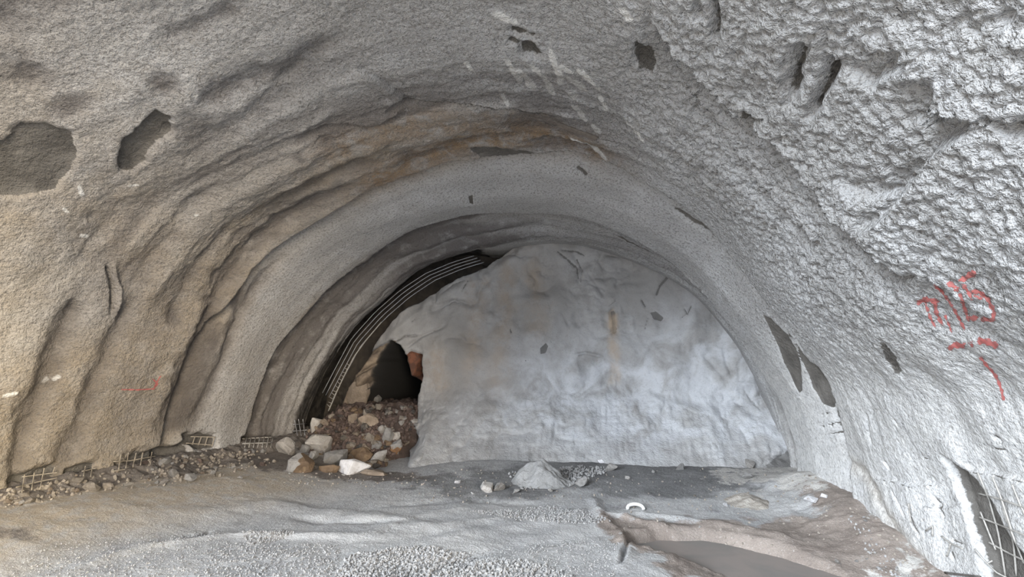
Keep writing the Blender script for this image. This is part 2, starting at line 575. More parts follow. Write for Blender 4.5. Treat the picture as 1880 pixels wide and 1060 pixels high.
def patch(px, depth=0.0, soft=0.05, mask=None, amt=1.0, feather=0.03, wobble=0.06):
    pts = wall_pts(px)
    i = near(pts, 0.5)
    sd = poly_sd(UV[i], pts) + edge_n[i] * wobble
    if depth: disp[i] += depth * smooth(-soft, soft, sd)
    if mask: A[mask][i] = np.maximum(A[mask][i], amt * smooth(-feather, feather, sd))


# --- broad undulation: lining follows the blasted rock, long along the ring, short along the tunnel
Q = np.stack([PG * 1.1, YG * 1.0, np.zeros_like(PG)], -1)
farness = smooth(2.5, 6.5, YG)
disp += 0.085 * fbm(P0, 0.75, 3, 3) * (1 - 0.55 * farness)
ringq = np.stack([PG * RS * 0.35, YG * 2.1, np.zeros_like(PG)], -1)
leftness = smooth(70, 130, D2)
inlining = smooth(8.9, 8.7, YG)
disp += (0.024 * leftness * smooth(6.3, 5.9, YG) + 0.014) * fbm(ringq, 1.0, 3, 5) * inlining
disp += 0.035 * leftness * fbm(P0, 2.0, 4, 7) * smooth(6.6, 6.0, YG)
recess = smooth(7.6, 7.75, YG) * smooth(9.0, 8.85, YG)
ringq2 = np.stack([PG * RS * 0.30, YG * 5.5, np.zeros_like(PG)], -1)
disp += 0.075 * recess * fbm(ringq2, 1.0, 4, 23) + 0.03 * recess * fbm(P0, 5, 3, 25)
disp += 0.018 * smooth(6.2, 6.4, YG) * (1 - recess) * fbm(ringq, 1.6, 2, 29) * smooth(30, 90, D2)
crownzone = smooth(45, 65, D2) * smooth(165, 140, D2) * smooth(4.0, 5.0, YG) * smooth(6.25, 6.1, YG)
ringq3 = np.stack([PG * RS * 0.55, YG * 3.4, np.zeros_like(PG)], -1)
lay = fbm(ringq3, 1.0, 4, 33)
disp += crownzone * (0.07 * lay + 0.03 * fbm(P0, 3.0, 3, 35))
A['damp_shade'] = np.maximum(A['damp_shade'], 0.75 * crownzone * smooth(0.08, 0.42, lay) * smooth(60, 80, D2))
A['damp_shade'] = np.maximum(A['damp_shade'], 0.55 * leftness * smooth(6.3, 6.0, YG) * smooth(0.15, 0.5, fbm(ringq, 1.0, 4, 37)))
# lumps and shelves of the thick rough coat upper right, near the portal
rr = smooth(78, 60, D2) * smooth(6.0, 5.0, YG)
roughcoat = rr * smooth(12, 34, D2)
disp += 0.060 * rr * fbm(P0, 1.6, 2, 41)
# --- pebbly sprayed grain, coarse near right and overhead, finer on the left, trowel-smooth on the right foot
grain = 0.60 + 0.40 * smooth(112, 70, D2)
grain *= 1 - 0.72 * smooth(36, 10, D2)
grain *= 1 - 0.60 * smooth(5.8, 6.5, YG)
warp = P0 + 0.02 * np.stack([g for g in (vnoise(P0, 9, 55), vnoise(P0, 9, 56), vnoise(P0, 9, 57))], -1)
g1 = cells(warp, 21, 51)
g4 = cells(warp, 10.5, 58)
g2 = vnoise(P0, 17, 52)
g3 = vnoise(P0, 58, 53)
disp -= grain * (0.022 * (g1 - 0.6) + 0.010 * (g4 - 0.6) + 0.006 * g2 + 0.005 * g3 + roughcoat * (0.032 * (g4 - 0.6) + 0.026 * (g1 - 0.6))) * inlining
A['rough'] = np.clip(0.40 + 0.75 * grain, 0, 1)
# vertical run marks down the right foot
vq = np.stack([PG * RS * 0.5, YG * 7, np.zeros_like(PG)], -1)
disp += 0.018 * smooth(36, 14, D2) * fbm(vq, 1.0, 3, 61) * smooth(6.2, 5.8, YG)

# --- tan dust: left wall, thicker low and towards the middle rings, thin overhead
A['tan'] = np.clip(smooth(112, 158, D2) * (0.80 + 0.20 * smooth(5, 2.5, YG)) * (0.85 + 0.7 * fbm(P0, 0.9, 3, 71)) + (0.14 + 0.45 * smooth(4.4, 5.8, YG) * smooth(6.5, 6.2, YG)) * smooth(70, 110, D2), 0, 1)
A['tan'] *= 1 - 0.6 * recess
A['tan'] *= 1 - 0.6 * smooth(6.5, 6.8, YG) * smooth(7.7, 7.5, YG)
A['white'] = 0.42 * smooth(50, 14, D2) * inlining  # brighter light low on the right wall put into the colour
# --- recess behind the last ring: damp and the lip's shade put into the colour; the slot beyond it is bare rock
A['damp_shade'] = np.maximum(A['damp_shade'], np.clip(recess * (0.85 + 1.5 * fbm(ringq2, 1.0, 3, 81)) * (0.28 + 0.92 * smooth(80, 122, D2)), 0, 1))
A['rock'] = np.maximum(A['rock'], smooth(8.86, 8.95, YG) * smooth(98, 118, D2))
liprag = smooth(7.56, 7.62, YG - wob) * smooth(7.80, 7.68, YG - wob)
A['wet_shade'] = np.maximum(A['wet_shade'], liprag * smooth(62, 85, D2) * (0.62 + 0.5 * fbm(P0, 4, 3, 83)))  # torn lip edge, with its overhang shade put into the colour
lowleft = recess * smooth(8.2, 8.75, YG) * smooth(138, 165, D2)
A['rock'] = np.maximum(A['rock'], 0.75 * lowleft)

# --- traced features -----------------------------------------------------
# ochre band round the crown ahead of the last ring
groove([(640, 360), (740, 310), (860, 262), (960, 250), (1060, 268), (1130, 300)], 0.16, 0.03, 'stain', 1.0, 0.6, 0.30)
groove([(560, 300), (660, 260), (760, 235), (860, 225), (960, 236), (1040, 262)], 0.16, 0.02, 'stain', 0.75, 0.6, 0.3)
groove([(400, 460), (470, 400), (560, 350), (660, 300), (760, 270)], 0.14, 0.04, 'tan', 1.0, 0.5, 0.3)
patch([(865, 276), (900, 270), (950, 276), (985, 282), (940, 288), (890, 288)], 0.03, 0.05, 'wet_shade', 1.0, 0.02, 0.03)
step([(715, 195), (790, 188), (880, 190), (960, 205), (1010, 212)], 0.16, 0.06, -1, 'wet_shade', 0.7, 0.03)
step([(520, 262), (600, 232), (690, 235), (760, 200)], 0.14, 0.04, -1, 'wet_shade', 0.4, 0.03)
step([(650, 130), (690, 150), (740, 185), (700, 215)], 0.14, 0.05, 1)
# ridges and hollows of the rounds on the left wall
for px, w, dp, am in [
        ([(640, 345), (560, 395), (480, 450), (430, 510), (392, 580), (355, 650), (330, 720), (300, 790)], 0.13, 0.10, 0.55),
        ([(520, 480), (470, 540), (440, 590), (415, 650), (385, 720), (350, 800)], 0.08, 0.06, 0.50),
        ([(420, 430), (370, 490), (330, 560), (318, 590)], 0.07, 0.045, 0.45),
        ([(250, 540), (228, 590), (200, 640), (175, 700), (140, 800), (110, 880)], 0.09, 0.065, 0.45),
        ([(150, 555), (130, 590), (105, 640), (75, 720), (45, 810), (25, 890)], 0.10, 0.075, 0.55),
        ([(330, 420), (300, 460), (255, 530)], 0.09, 0.04, 0.3),
        ([(230, 360), (180, 430), (150, 500)], 0.12, 0.05, 0.25),
        ([(620, 80), (520, 140), (420, 165), (380, 195)], 0.12, 0.06, 0.5),
        ([(620, 120), (500, 185), (420, 240), (330, 300)], 0.14, 0.05, 0.35),
        ([(700, 300), (600, 330), (500, 400), (420, 470)], 0.10, 0.045, 0.40),
        ([(560, 250), (480, 290), (400, 330), (340, 390)], 0.10, 0.04, 0.28),
        ([(440, 20), (380, 45), (310, 78)], 0.07, 0.03, 0.45)]:
    groove(px, w, dp, 'damp_shade', min(1.0, am * 1.5), 0.8, w * 1.1)  # damp stains, partly shade of the grooves painted in
patch([(385, 575), (412, 580), (402, 640), (378, 720), (352, 795), (300, 798), (322, 730), (352, 650)], 0.02, 0.1, 'damp_shade', 0.85, 0.14, 0.14)
patch([(420, 590), (450, 545), (440, 600), (415, 660), (400, 650)], 0.015, 0.08, 'damp_shade', 0.8, 0.10, 0.10)
patch([(140, 560), (155, 565), (110, 660), (70, 760), (30, 880), (22, 870), (70, 720)], 0.02, 0.08, 'damp_shade', 0.7, 0.10, 0.12)
patch([(640, 360), (560, 405), (470, 480), (440, 470), (520, 400), (620, 335)], 0.02, 0.1, 'damp_shade', 0.6, 0.14, 0.14)
groove([(205, 490), (213, 530), (208, 580)], 0.022, 0.07, 'wet_shade', 0.6, 0.2)
groove([(212, 490), (222, 530), (216, 580)], 0.02, -0.05, None, 0, 0.2)
for c, rx, ry in [((322, 580), 11, 18), ((391, 590), 10, 16), ((228, 580), 8, 14), ((142, 570), 10, 16), ((362, 645), 16, 18), ((168, 700), 7, 14), ((300, 150), 24, 16),
                  ((600, 262), 16, 9), ((552, 292), 9, 5), ((440, 560), 7, 22), ((425, 612), 7, 18)]:
    patch([(c[0] + rx * math.cos(t), c[1] + ry * math.sin(t)) for t in np.linspace(0, 2 * math.pi, 9)[:-1]], 0.025, 0.06, 'damp_shade', 0.9, 0.07, 0.09)
# torn foot of the lining on the left: gaps behind the wire mesh, their darkness put into the colour
for px in [[(20, 912), (38, 874), (72, 866), (108, 850), (112, 872), (60, 895)], [(118, 890), (128, 864), (150, 856), (178, 848), (180, 872), (150, 880)],
           [(203, 868), (208, 846), (250, 832), (290, 824), (330, 816), (350, 806), (352, 832), (290, 850)], [(338, 800), (398, 799), (397, 824), (345, 820)], [(442, 824), (446, 804), (475, 800), (502, 800), (500, 826)]]:
    patch(px, 0.13, 0.05, 'wet_shade', 0.9, 0.03, 0.07)
# spalled hollows top left
patch([(-20, 290), (10, 262), (40, 228), (85, 222), (128, 238), (138, 275), (130, 310), (95, 345), (40, 362), (-20, 360)], 0.05, 0.03, 'wet_shade', 0.86, 0.02, 0.05)
patch([(214, 275), (222, 248), (250, 222), (285, 204), (312, 214), (312, 240), (282, 262), (262, 290), (240, 312), (220, 308)], 0.07, 0.03, 'wet_shade', 0.95, 0.02, 0.05)
patch([(-20, 80), (40, 60), (110, 20), (120, -30), (-20, -30)], 0.05, 0.12, 'damp_shade', 0.8, 0.14, 0.1)  # dark shading of the top left corner painted in
patch([(10, 110), (50, 95), (80, 125), (95, 160), (60, 170), (20, 150)], 0.03, 0.08, 'damp_shade', 0.8, 0.10, 0.1)
patch([(75, 185), (130, 170), (165, 180), (150, 200), (120, 215), (90, 205)], 0.02, 0.06, 'damp_shade', 0.85, 0.06, 0.06)
patch([(310, 235), (340, 205), (390, 215), (400, 245), (350, 265)], 0.02, 0.06, 'damp_shade', 0.6, 0.08, 0.06)
for px in [[(84, 265), (94, 256)], [(104, 285), (110, 276)], [(140, 335), (150, 360)], [(112, 378), (124, 390)], [(232, 340), (254, 338)], [(100, 700), (112, 690)], [(0, 728), (30, 720)],
           [(85, 705), (95, 695)], [(357, 396), (362, 392)], [(150, 436), (170, 440)]]:
    groove(px, 0.022, -0.008, 'white', 0.8, 0.9)
# bright scuffs and sagging mesh over the crown, right of centre
for px in [[(930, 102), (945, 135), (955, 155)], [(948, 125), (965, 145), (980, 168)], [(975, 120), (992, 140), (1005, 158), (1016, 185)], [(1012, 85), (1018, 110), (1028, 140), (1028, 160)],
           [(1028, 115), (1050, 135)], [(1028, 140), (1055, 155), (1075, 172)], [(1062, 120), (1080, 150), (1100, 172)], [(1040, 172), (1058, 185)], [(1045, 192), (1065, 215), (1078, 228)],
           [(1100, 180), (1115, 210)], [(920, 175), (935, 192)], [(1085, 235), (1100, 250)], [(855, 110), (866, 130)], [(1150, 225), (1182, 262)], [(908, 25), (950, 40)], [(1140, 8), (1160, 35)],
           [(1045, 255), (1080, 275), (1115, 298)]]:
    groove(px, 0.034, -0.012, 'white', 1.25, 0.8)
for px in [[(935, 55), (985, 68)], [(930, 72), (975, 88)], [(960, 90), (985, 105)], [(1060, 300), (1080, 320)]]:
    groove(px, 0.04, 0.05, 'wet_shade', 0.75, 0.5)
patch([(955, 80), (975, 78), (995, 100), (985, 108), (960, 98)], 0.06, 0.04, 'wet_shade', 0.8, 0.03, 0.04)
patch([(1158, 80), (1168, 82), (1190, 110), (1197, 135), (1190, 150), (1170, 138), (1157, 115)], 0.035, 0.03, 'wet_shade', 0.72, 0.02, 0.02)
patch([(860, 358), (868, 356), (868, 372), (862, 370)], 0.02, 0.02, 'wet_shade', 1.0, 0.015, 0.01)
# crease between the smooth ring and the rough coat on the right
step([(1180, 20), (1240, 85), (1290, 135), (1345, 190), (1390, 218), (1440, 265), (1490, 325), (1530, 385), (1580, 425), (1640, 475), (1690, 520)], 0.30, 0.19, -1, 'wet_shade', 0.4, 0.03)  # crease shade put into the colour along the step
step([(1200, 60), (1250, 160), (1330, 255), (1400, 340), (1450, 400), (1510, 470)], 0.22, 0.10, -1, 'wet_shade', 0.3, 0.03)
step([(1240, 275), (1290, 330), (1340, 392)], 0.2, 0.04, -1)
patch([(1358, 195), (1375, 198), (1396, 212), (1388, 222), (1370, 212)], 0.12, 0.05, 'wet_shade', 1.0, 0.03, 0.03)
patch([(1462, 78), (1478, 74), (1480, 92), (1470, 130), (1460, 175), (1448, 185), (1452, 140)], 0.14, 0.06, 'wet_shade', 0.75, 0.04, 0.04)
groove([(1520, 108), (1524, 130), (1512, 158), (1500, 185), (1488, 215)], 0.035, 0.12, 'wet_shade', 0.7, 0.5)
groove([(1322, -10), (1322, 30), (1318, 65)], 0.03, 0.09, 'wet_shade', 0.6, 0.4)
groove([(1290, -10), (1290, 25)], 0.03, 0.05, 'wet_shade', 0.4, 0.4)
step([(1720, 165), (1710, 200), (1790, 215), (1770, 245), (1735, 262), (1700, 300), (1680, 340), (1650, 380), (1610, 415), (1570, 415)], 0.22, 0.12, -1, 'wet_shade', 0.35, 0.03)
step([(1650, 90), (1655, 130), (1610, 150), (1600, 175)], 0.14, 0.09, -1, 'wet_shade', 0.3, 0.03)
step([(1540, 345), (1600, 372), (1640, 372), (1690, 320)], 0.14, 0.07, 1, 'wet_shade', 0.25, 0.03)
step([(1700, 500), (1780, 560), (1840, 640)], 0.35, 0.05, -1)
# damp bare patches by the last ring on the right
patch([(1399, 579), (1412, 584), (1440, 612), (1458, 640), (1466, 670), (1472, 718), (1466, 724), (1452, 700), (1436, 665), (1420, 625)], 0.012, 0.02, 'wet_shade', 1.0, 0.015, 0.02)
patch([(1440, 606), (1466, 640), (1500, 675), (1524, 715), (1526, 748), (1510, 742), (1490, 710), (1468, 665), (1455, 632)], 0.02, 0.02, 'wet_shade', 1.0, 0.015, 0.02)
patch([(1622, 622), (1634, 624), (1650, 650), (1658, 682), (1648, 688), (1630, 660)], 0.012, 0.03, 'wet_shade', 0.72, 0.035, 0.03)
groove([(1236, 375), (1270, 405), (1300, 425), (1328, 450)], 0.035, 0.05, 'wet_shade', 0.8, 0.3)  # here and below: shadow line of the ring lips painted in
groove([(1330, 452), (1385, 530), (1440, 600), (1470, 645)], 0.04, 0.04, 'wet_shade', 0.3, 0.3)
groove([(1530, 750), (1545, 797), (1562, 832)], 0.03, 0.06, 'wet_shade', 0.9, 0.4)
groove([(1110, 420), (1186, 455), (1250, 498), (1290, 535)], 0.03, 0.02, 'wet_shade', 0.7, 0.4)
# peeling skins and torn toe, bottom right
patch([(1728, 840), (1745, 848), (1790, 880), (1815, 920), (1845, 980), (1880, 1020), (1880, 1075), (1800, 1075), (1790, 1010), (1775, 960), (1750, 905)], 0.10, 0.02, 'wet_shade', 0.80, 0.015, 0.03)
step([(1600, 880), (1640, 885), (1680, 895), (1725, 890)], 0.10, 0.03, 1, 'wet_shade', 0.6, 0.012)
step([(1770, 868), (1810, 872), (1850, 880), (1885, 895)], 0.10, 0.03, 1, 'wet_shade', 0.6, 0.012)
step([(1690, 930), (1730, 935), (1755, 930)], 0.08, 0.03, 1, 'wet_shade', 0.6, 0.012)
for px in [[(1710, 910), (1725, 940), (1728, 950)], [(1740, 990), (1765, 1000)], [(1672, 930), (1680, 965), (1690, 985)], [(1625, 850), (1634, 862)], [(1590, 762), (1594, 790), (1600, 815)],
           [(1640, 765), (1650, 780)], [(1640, 900), (1665, 950)], [(1738, 1010), (1745, 1030)], [(1815, 800), (1830, 812)]]:
    groove(px, 0.013, 0.025, 'wet_shade', 0.75, 0.6)
for px in [[(1500, 762), (1522, 758)], [(1500, 785), (1538, 775)], [(1504, 800), (1548, 790)], [(1508, 778), (1511, 792)], [(1522, 775), (1525, 785)], [(1514, 757), (1516, 764)], [(1534, 775), (1536, 783)],
           [(1690, 842), (1705, 842)], [(1790, 822), (1835, 828)]]:
    groove(px, 0.009, 0.015, 'wet_shade', 0.7, 0.8)
for px in [[(1560, 835), (1585, 870), (1610, 905), (1625, 945), (1650, 985), (1690, 1030), (1715, 1075)]]:
    groove(px, 0.06, 0.03, 'tan', 0.7, 0.5, 0.12)

RG = RG + disp
V_shell = surf(PG, YG, RG)
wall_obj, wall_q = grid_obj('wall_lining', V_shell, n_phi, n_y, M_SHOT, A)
tag(wall_obj, 'grey and tan sprayed concrete lining arching over the whole tunnel', 'wall', kind='structure')
shell_bvh = BVHTree.FromPolygons(V_shell.tolist(), wall_q.tolist())

# ------------------------------------------------------------------ tunnel face (end wall)
YF = 9.30


def on_face(px, Y=YF):
    return np.array([at_depth(u, v, Y)[[0, 2]] for u, v in px])


fx = np.linspace(-6.2, 4.2, 660)
fz = np.linspace(-0.6, 4.5, 330)
FX, FZ = [a.ravel() for a in np.meshgrid(fx, fz, indexing='ij')]
FP = np.stack([FX, FZ], -1)
F3 = np.stack([FX, np.zeros_like(FX), FZ], -1)
B = {k: np.zeros(len(FX)) for k in ('wet_shade', 'tan', 'white', 'rock', 'rust', 'void_shade', 'rough', 'streak')}
fn = fbm(F3, 4.0, 4, 101)
YY = np.full(len(FX), YF)
spill_on = smooth(-3.62, -2.95, FX + 0.15 * fn)
prof = np.clip(1 - FZ / 1.15, 0, 1.4)
YY -= spill_on * 1.30 * prof ** 1.6 * (0.9 + 0.25 * fbm(F3, 0.8, 2, 103))
YY -= 0.20 * fbm(F3, 0.7, 3, 105)
YY -= 0.085 * fbm(F3 * np.array([1.25, 1, 0.8]), 1.9, 3, 107)
rid = np.abs(fbm(F3 * np.array([1.0, 1, 1.2]) + 0.12 * fn[:, None], 1.1, 3, 113))
YY += 0.10 * np.exp(-rid * 7) * smooth(-0.2, 0.35, fbm(F3, 0.8, 2, 115))
YY -= 0.024 * np.abs(fbm(F3, 6, 4, 109)) * (0.7 + 0.9 * smooth(1.6, 0.8, FZ))
low = smooth(1.5, 0.6, FZ)
YY -= 0.03 * low * np.abs(vnoise(F3, 12, 111))
B['rough'] = 0.28 + 0.5 * low
B['white'] = 0.9 * smooth(2.6, 1.2, FZ + 0.4 * fn - 0.25 * FX) * smooth(-3.2, -1.0, FX) * smooth(0.1, 0.6, FZ + 0.2 * fn)  # lighter lower right of the face: light put into the colour


def fgroove(px, w, depth, mask=None, amt=1.0, mw=None):
    pts = on_face(px)
    d, s, t = seg_dist(FP, pts)
    d = np.maximum(d + fn * w * 0.5, 0)
    taper = np.clip(np.minimum(t, 1 - t) * 6 + 0.35, 0, 1)
    global YY
    YY = YY + depth * taper * np.exp(-(d / w) ** 2)
    if mask: B[mask] = np.maximum(B[mask], amt * taper * np.exp(-(d / (mw or w)) ** 2))


def fstep(px, w, depth, flip=1):
    pts = on_face(px)
    d, s, t = seg_dist(FP, pts)
    sd = d * s * flip + fn * w * 0.2
    taper = smooth(0, 0.12, t) * smooth(1, 0.88, t)
    global YY
    YY = YY + taper * np.where(sd > 0, depth * np.exp(-sd / w) * smooth(0, 0.14, sd), -0.3 * depth * np.exp(-np.abs(sd) / w) * smooth(0, -0.14, sd))


def fpatch(px, depth=0.0, soft=0.06, mask=None, amt=1.0, feather=0.03, wob_=0.05):
    sd = poly_sd(FP, on_face(px)) + fn * wob_
    global YY
    if depth: YY = YY + depth * smooth(-soft, soft, sd)
    if mask: B[mask] = np.maximum(B[mask], amt * smooth(-feather, feather, sd))
    return sd


# sprayed area ends short of the lining on the left and over the crown: a deep dark slot runs round it
edge_px = [(600, 900), (612, 790), (625, 753), (645, 695), (689, 621), (730, 577), (781, 539), (832, 512), (890, 484), (930, 455), (968, 425), (1040, 400), (1110, 410), (1200, 440), (1340, 520), (1480, 640), (1560, 900)]
sd_edge = poly_sd(FP, on_face(edge_px)) + fn * 0.05
YY += 0.75 * smooth(0.03, -0.10, sd_edge) + 0.10 * smooth(0.22, 0.0, sd_edge)
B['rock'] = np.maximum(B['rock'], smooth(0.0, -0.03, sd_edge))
B['void_shade'] = np.maximum(B['void_shade'], 0.85 * smooth(-0.02, -0.08, sd_edge))  # slot darkness painted over the bare rock
# hole at the left with rock showing
fpatch([(625, 760), (640, 705), (668, 665), (690, 640), (718, 628), (732, 622), (722, 660), (708, 700), (694, 760), (690, 880), (600, 880)], -0.10, 0.06, 'rock', 1.0, 0.03, 0.08)
fpatch([(655, 690), (690, 650), (715, 640), (705, 690), (680, 700), (668, 730)], -0.10, 0.05, None)
fgroove([(640, 740), (668, 712), (690, 700), (705, 680)], 0.05, 0.14, 'void_shade', 0.5)
fgroove([(660, 690), (690, 672), (712, 660)], 0.03, 0.10, 'void_shade', 0.4)
fgroove([(655, 765), (690, 720)], 0.10, -0.10, None)
fpatch([(744, 655), (756, 648), (772, 652), (772, 690), (764, 715), (754, 705), (748, 685)], 0.06, 0.04, 'rust', 1.0, 0.02, 0.04)
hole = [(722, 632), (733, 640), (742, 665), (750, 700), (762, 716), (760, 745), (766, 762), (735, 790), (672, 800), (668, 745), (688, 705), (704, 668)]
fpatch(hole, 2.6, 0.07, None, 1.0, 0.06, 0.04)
B['void_shade'] = np.maximum(B['void_shade'], smooth(-0.10, -0.055, poly_sd(FP, on_face(hole)) + fn * 0.04))  # darkness of the hole painted on, its walls included
fpatch([(772, 655), (775, 690), (762, 730), (770, 765), (745, 800), (718, 850), (690, 900), (560, 900), (560, 780), (690, 760), (745, 760), (750, 700), (760, 690)], 0.35, 0.05, None)
fgroove([(745, 640), (775, 618), (812, 600)], 0.03, 0.05, 'wet_shade', 0.4)
fgroove([(722, 632), (745, 617), (770, 618)], 0.02, 0.05, 'wet_shade', 0.6)
# creases and lumps on the sprayed face
for px, w, dp, am in [([(805, 540), (830, 520), (855, 512)], 0.03, 0.05, 0.6), ([(846, 535), (858, 512)], 0.03, 0.07, 0.7), ([(795, 560), (838, 548)], 0.02, 0.04, 0.5), ([(755, 592), (762, 586)], 0.02, 0.05, 0.9),
                      ([(1015, 455), (1040, 475), (1058, 490), (1062, 520)], 0.05, 0.05, 0.75), ([(1025, 458), (1060, 462), (1075, 470)], 0.04, 0.04, 0.7), ([(1055, 470), (1068, 495), (1064, 525)], 0.05, 0.06, 0.6),
                      ([(1178, 550), (1186, 565)], 0.025, 0.07, 0.9), ([(1190, 582), (1183, 610)], 0.018, 0.06, 0.9), ([(1230, 505), (1212, 525), (1204, 545)], 0.045, 0.05, 0.85), ([(1255, 565), (1262, 578), (1270, 560)], 0.02, 0.06, 0.85),
                      ([(1250, 585), (1262, 575)], 0.02, 0.05, 0.8), ([(1290, 650), (1310, 670), (1335, 700)], 0.07, 0.07, 0.35), ([(1330, 640), (1335, 670), (1345, 690)], 0.06, 0.08, 0.45), ([(1080, 500), (1110, 545)], 0.04, 0.05, 0.2),
                      ([(1120, 560), (1132, 550)], 0.02, 0.05, 0.6), ([(1250, 745), (1275, 758)], 0.02, 0.05, 0.3), ([(1370, 720), (1392, 750), (1396, 735)], 0.025, 0.07, 0.5), ([(1352, 702), (1385, 706)], 0.02, 0.05, 0.4),
                      ([(1030, 570), (1045, 600)], 0.04, 0.07, 0.1), ([(935, 604), (938, 612)], 0.025, 0.04, 1.0), ([(1011, 626), (1013, 629)], 0.018, 0.03, 0.9), ([(964, 661), (967, 664)], 0.018, 0.03, 0.9),
                      ([(790, 752), (812, 750), (832, 745)], 0.035, 0.03, 0.6), ([(812, 823), (820, 818)], 0.02, 0.03, 0.6)]:
    fgroove(px, w * 0.6, dp * 0.45, 'wet_shade', am * 0.9)
fpatch([(993, 640), (1003, 630), (1007, 636), (1002, 648), (994, 650)], 0.02, 0.03, 'wet_shade', 1.0, 0.015, 0.01)
fpatch([(1194, 574), (1204, 572), (1219, 584), (1214, 590), (1200, 586)], 0.02, 0.03, 'wet_shade', 1.0, 0.015, 0.01)
fstep([(1056, 654), (1075, 650), (1104, 657)], 0.06, 0.09, -1)
fgroove([(1056, 652), (1075, 648), (1104, 655)], 0.02, -0.05, 'white', 0.9)
fstep([(1060, 560), (1048, 575), (1040, 590), (1060, 612)], 0.14, 0.09, 1)
fstep([(860, 700), (900, 740), (960, 760)], 0.3, 0.10, 1)
fstep([(1170, 720), (1250, 748), (1320, 760), (1450, 735)], 0.25, 0.10, 1)
fstep([(900, 560), (960, 548), (1010, 545)], 0.2, 0.06, 1)
fpatch([(1118, 572), (1126, 564), (1133, 590), (1131, 612), (1124, 618), (1118, 600)], 0.02, 0.03, 'tan', 1.0, 0.02, 0.02)
fgroove([(1124, 568), (1129, 615)], 0.05, 0.03, 'wet_shade', 0.75)
fpatch([(1114, 575), (1134, 575), (1138, 640), (1138, 705), (1118, 705), (1116, 640)], 0, 0.05, 'streak', 0.6, 0.06, 0.05)
for px in [[(930, 470), (925, 560), (918, 640), (910, 720)], [(975, 470), (985, 560), (985, 620)], [(880, 500), (870, 600), (865, 700)], [(800, 640), (810, 720)]]:
    fgroove(px, 0.2, 0.0, 'tan', 0.55)
for px in [[(1195, 600), (1185, 640), (1180, 680)], [(1225, 600), (1232, 680), (1235, 720)], [(1010, 700), (1020, 740), (960, 800)], [(1150, 720), (1180, 760), (1140, 800), (1190, 820)], [(870, 720), (840, 780)]]:
    fgroove(px, 0.22, 0.0, 'white', 0.55)
fpatch([(1020, 740), (1200, 720), (1260, 760), (1230, 830), (1080, 835), (1010, 800)], -0.04, 0.3, 'white', 0.45, 0.2, 0.1)
for px in [[(1240, 850), (1248, 862)], [(1310, 838), (1350, 852)], [(1105, 848), (1118, 858)]]:
    fgroove(px, 0.03, 0.06, 'wet_shade', 0.7)
# grey unsprayed toe bottom right
fpatch([(1375, 835), (1420, 820), (1448, 800), (1452, 845), (1440, 870), (1400, 858)], 0.05, 0.04, 'wet_shade', 0.65, 0.03, 0.04)
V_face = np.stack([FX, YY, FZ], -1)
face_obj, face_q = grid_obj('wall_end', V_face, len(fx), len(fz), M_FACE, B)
face_obj.data.flip_normals()
tag(face_obj, 'pale sprayed concrete end face of the tunnel with a dark hole at its left', 'wall', kind='structure')
face_bvh = BVHTree.FromPolygons(V_face.tolist(), face_q.tolist())

# ------------------------------------------------------------------ ground
gx = np.concatenate([np.linspace(-16, -7.5, 18), np.linspace(-7.5, 4.2, 640)[1:], np.linspace(4.2, 12, 16)[1:]])
gy = np.concatenate([np.linspace(-14, 2.4, 34), np.linspace(2.4, 9.9, 420)[1:]])
GX, GY = [a.ravel() for a in np.meshgrid(gx, gy, indexing='ij')]
GP = np.stack([GX, GY], -1)
G3 = np.stack([GX, GY, np.zeros_like(GX)], -1)
gn = fbm(G3, 3.0, 4, 201)
Z = 0.022 * fbm(G3, 0.6, 3, 203) + 0.012 * fbm(G3, 4, 3, 205)
Gm = {k: np.zeros(len(GX)) for k in ('mud', 'dark', 'tan', 'dirt', 'white', 'rough')}


def toe(Y):
    """x of the lining at its foot, left and right"""
    j = np.interp(Y, [-14, -0.4, 2.2, 4.4, 6.2, 7.6, 8.9, 10], np.arange(8))
    Lx = np.interp(j, np.arange(8), [-12, -8.2, -7.4, -6.5, -5.72, -5.52, -5.25, -5.25])
    Rx = np.interp(j, np.arange(8), [4.0, 3.0, 2.75, 2.6, 2.4, 2.3, 2.6, 2.6])
    return Lx, Rx


Lx, Rx = toe(GY)
dl, dr = GX - Lx, Rx - GX
wob2 = 0.22 * gn
Z += (0.21 * smooth(2.5, 0.35, dl) + 0.15 * smooth(0.55, 0.0, dl + wob2) * (0.9 + 0.3 * fbm(G3, 1.4, 3, 207))) * smooth(2.5, 4.0, GY)
Z += 0.06 * smooth(0.7, 0.3, dl + wob2) * np.abs(fbm(G3, 7, 3, 209))
Gm['dirt'] = np.maximum(Gm['dirt'], smooth(0.62, 0.40, dl + wob2) * smooth(3.0, 4.0, GY))
Gm['tan'] = np.maximum(Gm['tan'], 0.95 * smooth(2.6, 1.2, dl + wob2) * smooth(7.8, 6.2, GY))
bank = smooth(5.0, 6.2, GY) * smooth(0.75, 0.05, dr + 0.6 * wob2)
Z += 0.22 * bank * smooth(8.2, 7.2, GY)
Z += 0.10 * smooth(6.2, 8.2, GY) * smooth(-3.5, -2.0, GX)
Gm['tan'] = np.maximum(Gm['tan'], smooth(0.0, -1.0, GY) * smooth(2.0, -3.0, GX))  # unseen ground outside, tinted tan to bounce warm light inward
Z -= 0.16 * smooth(0.2, 1.2, GX) * smooth(5.6, 4.6, GY)
Z += 0.10 * smooth(0.7, 0.0, dr + wob2) * smooth(5.8, 4.8, GY)


def gpts(px, z=0.0):
    return np.array([at_height(u, v, z)[:2] for u, v in px])


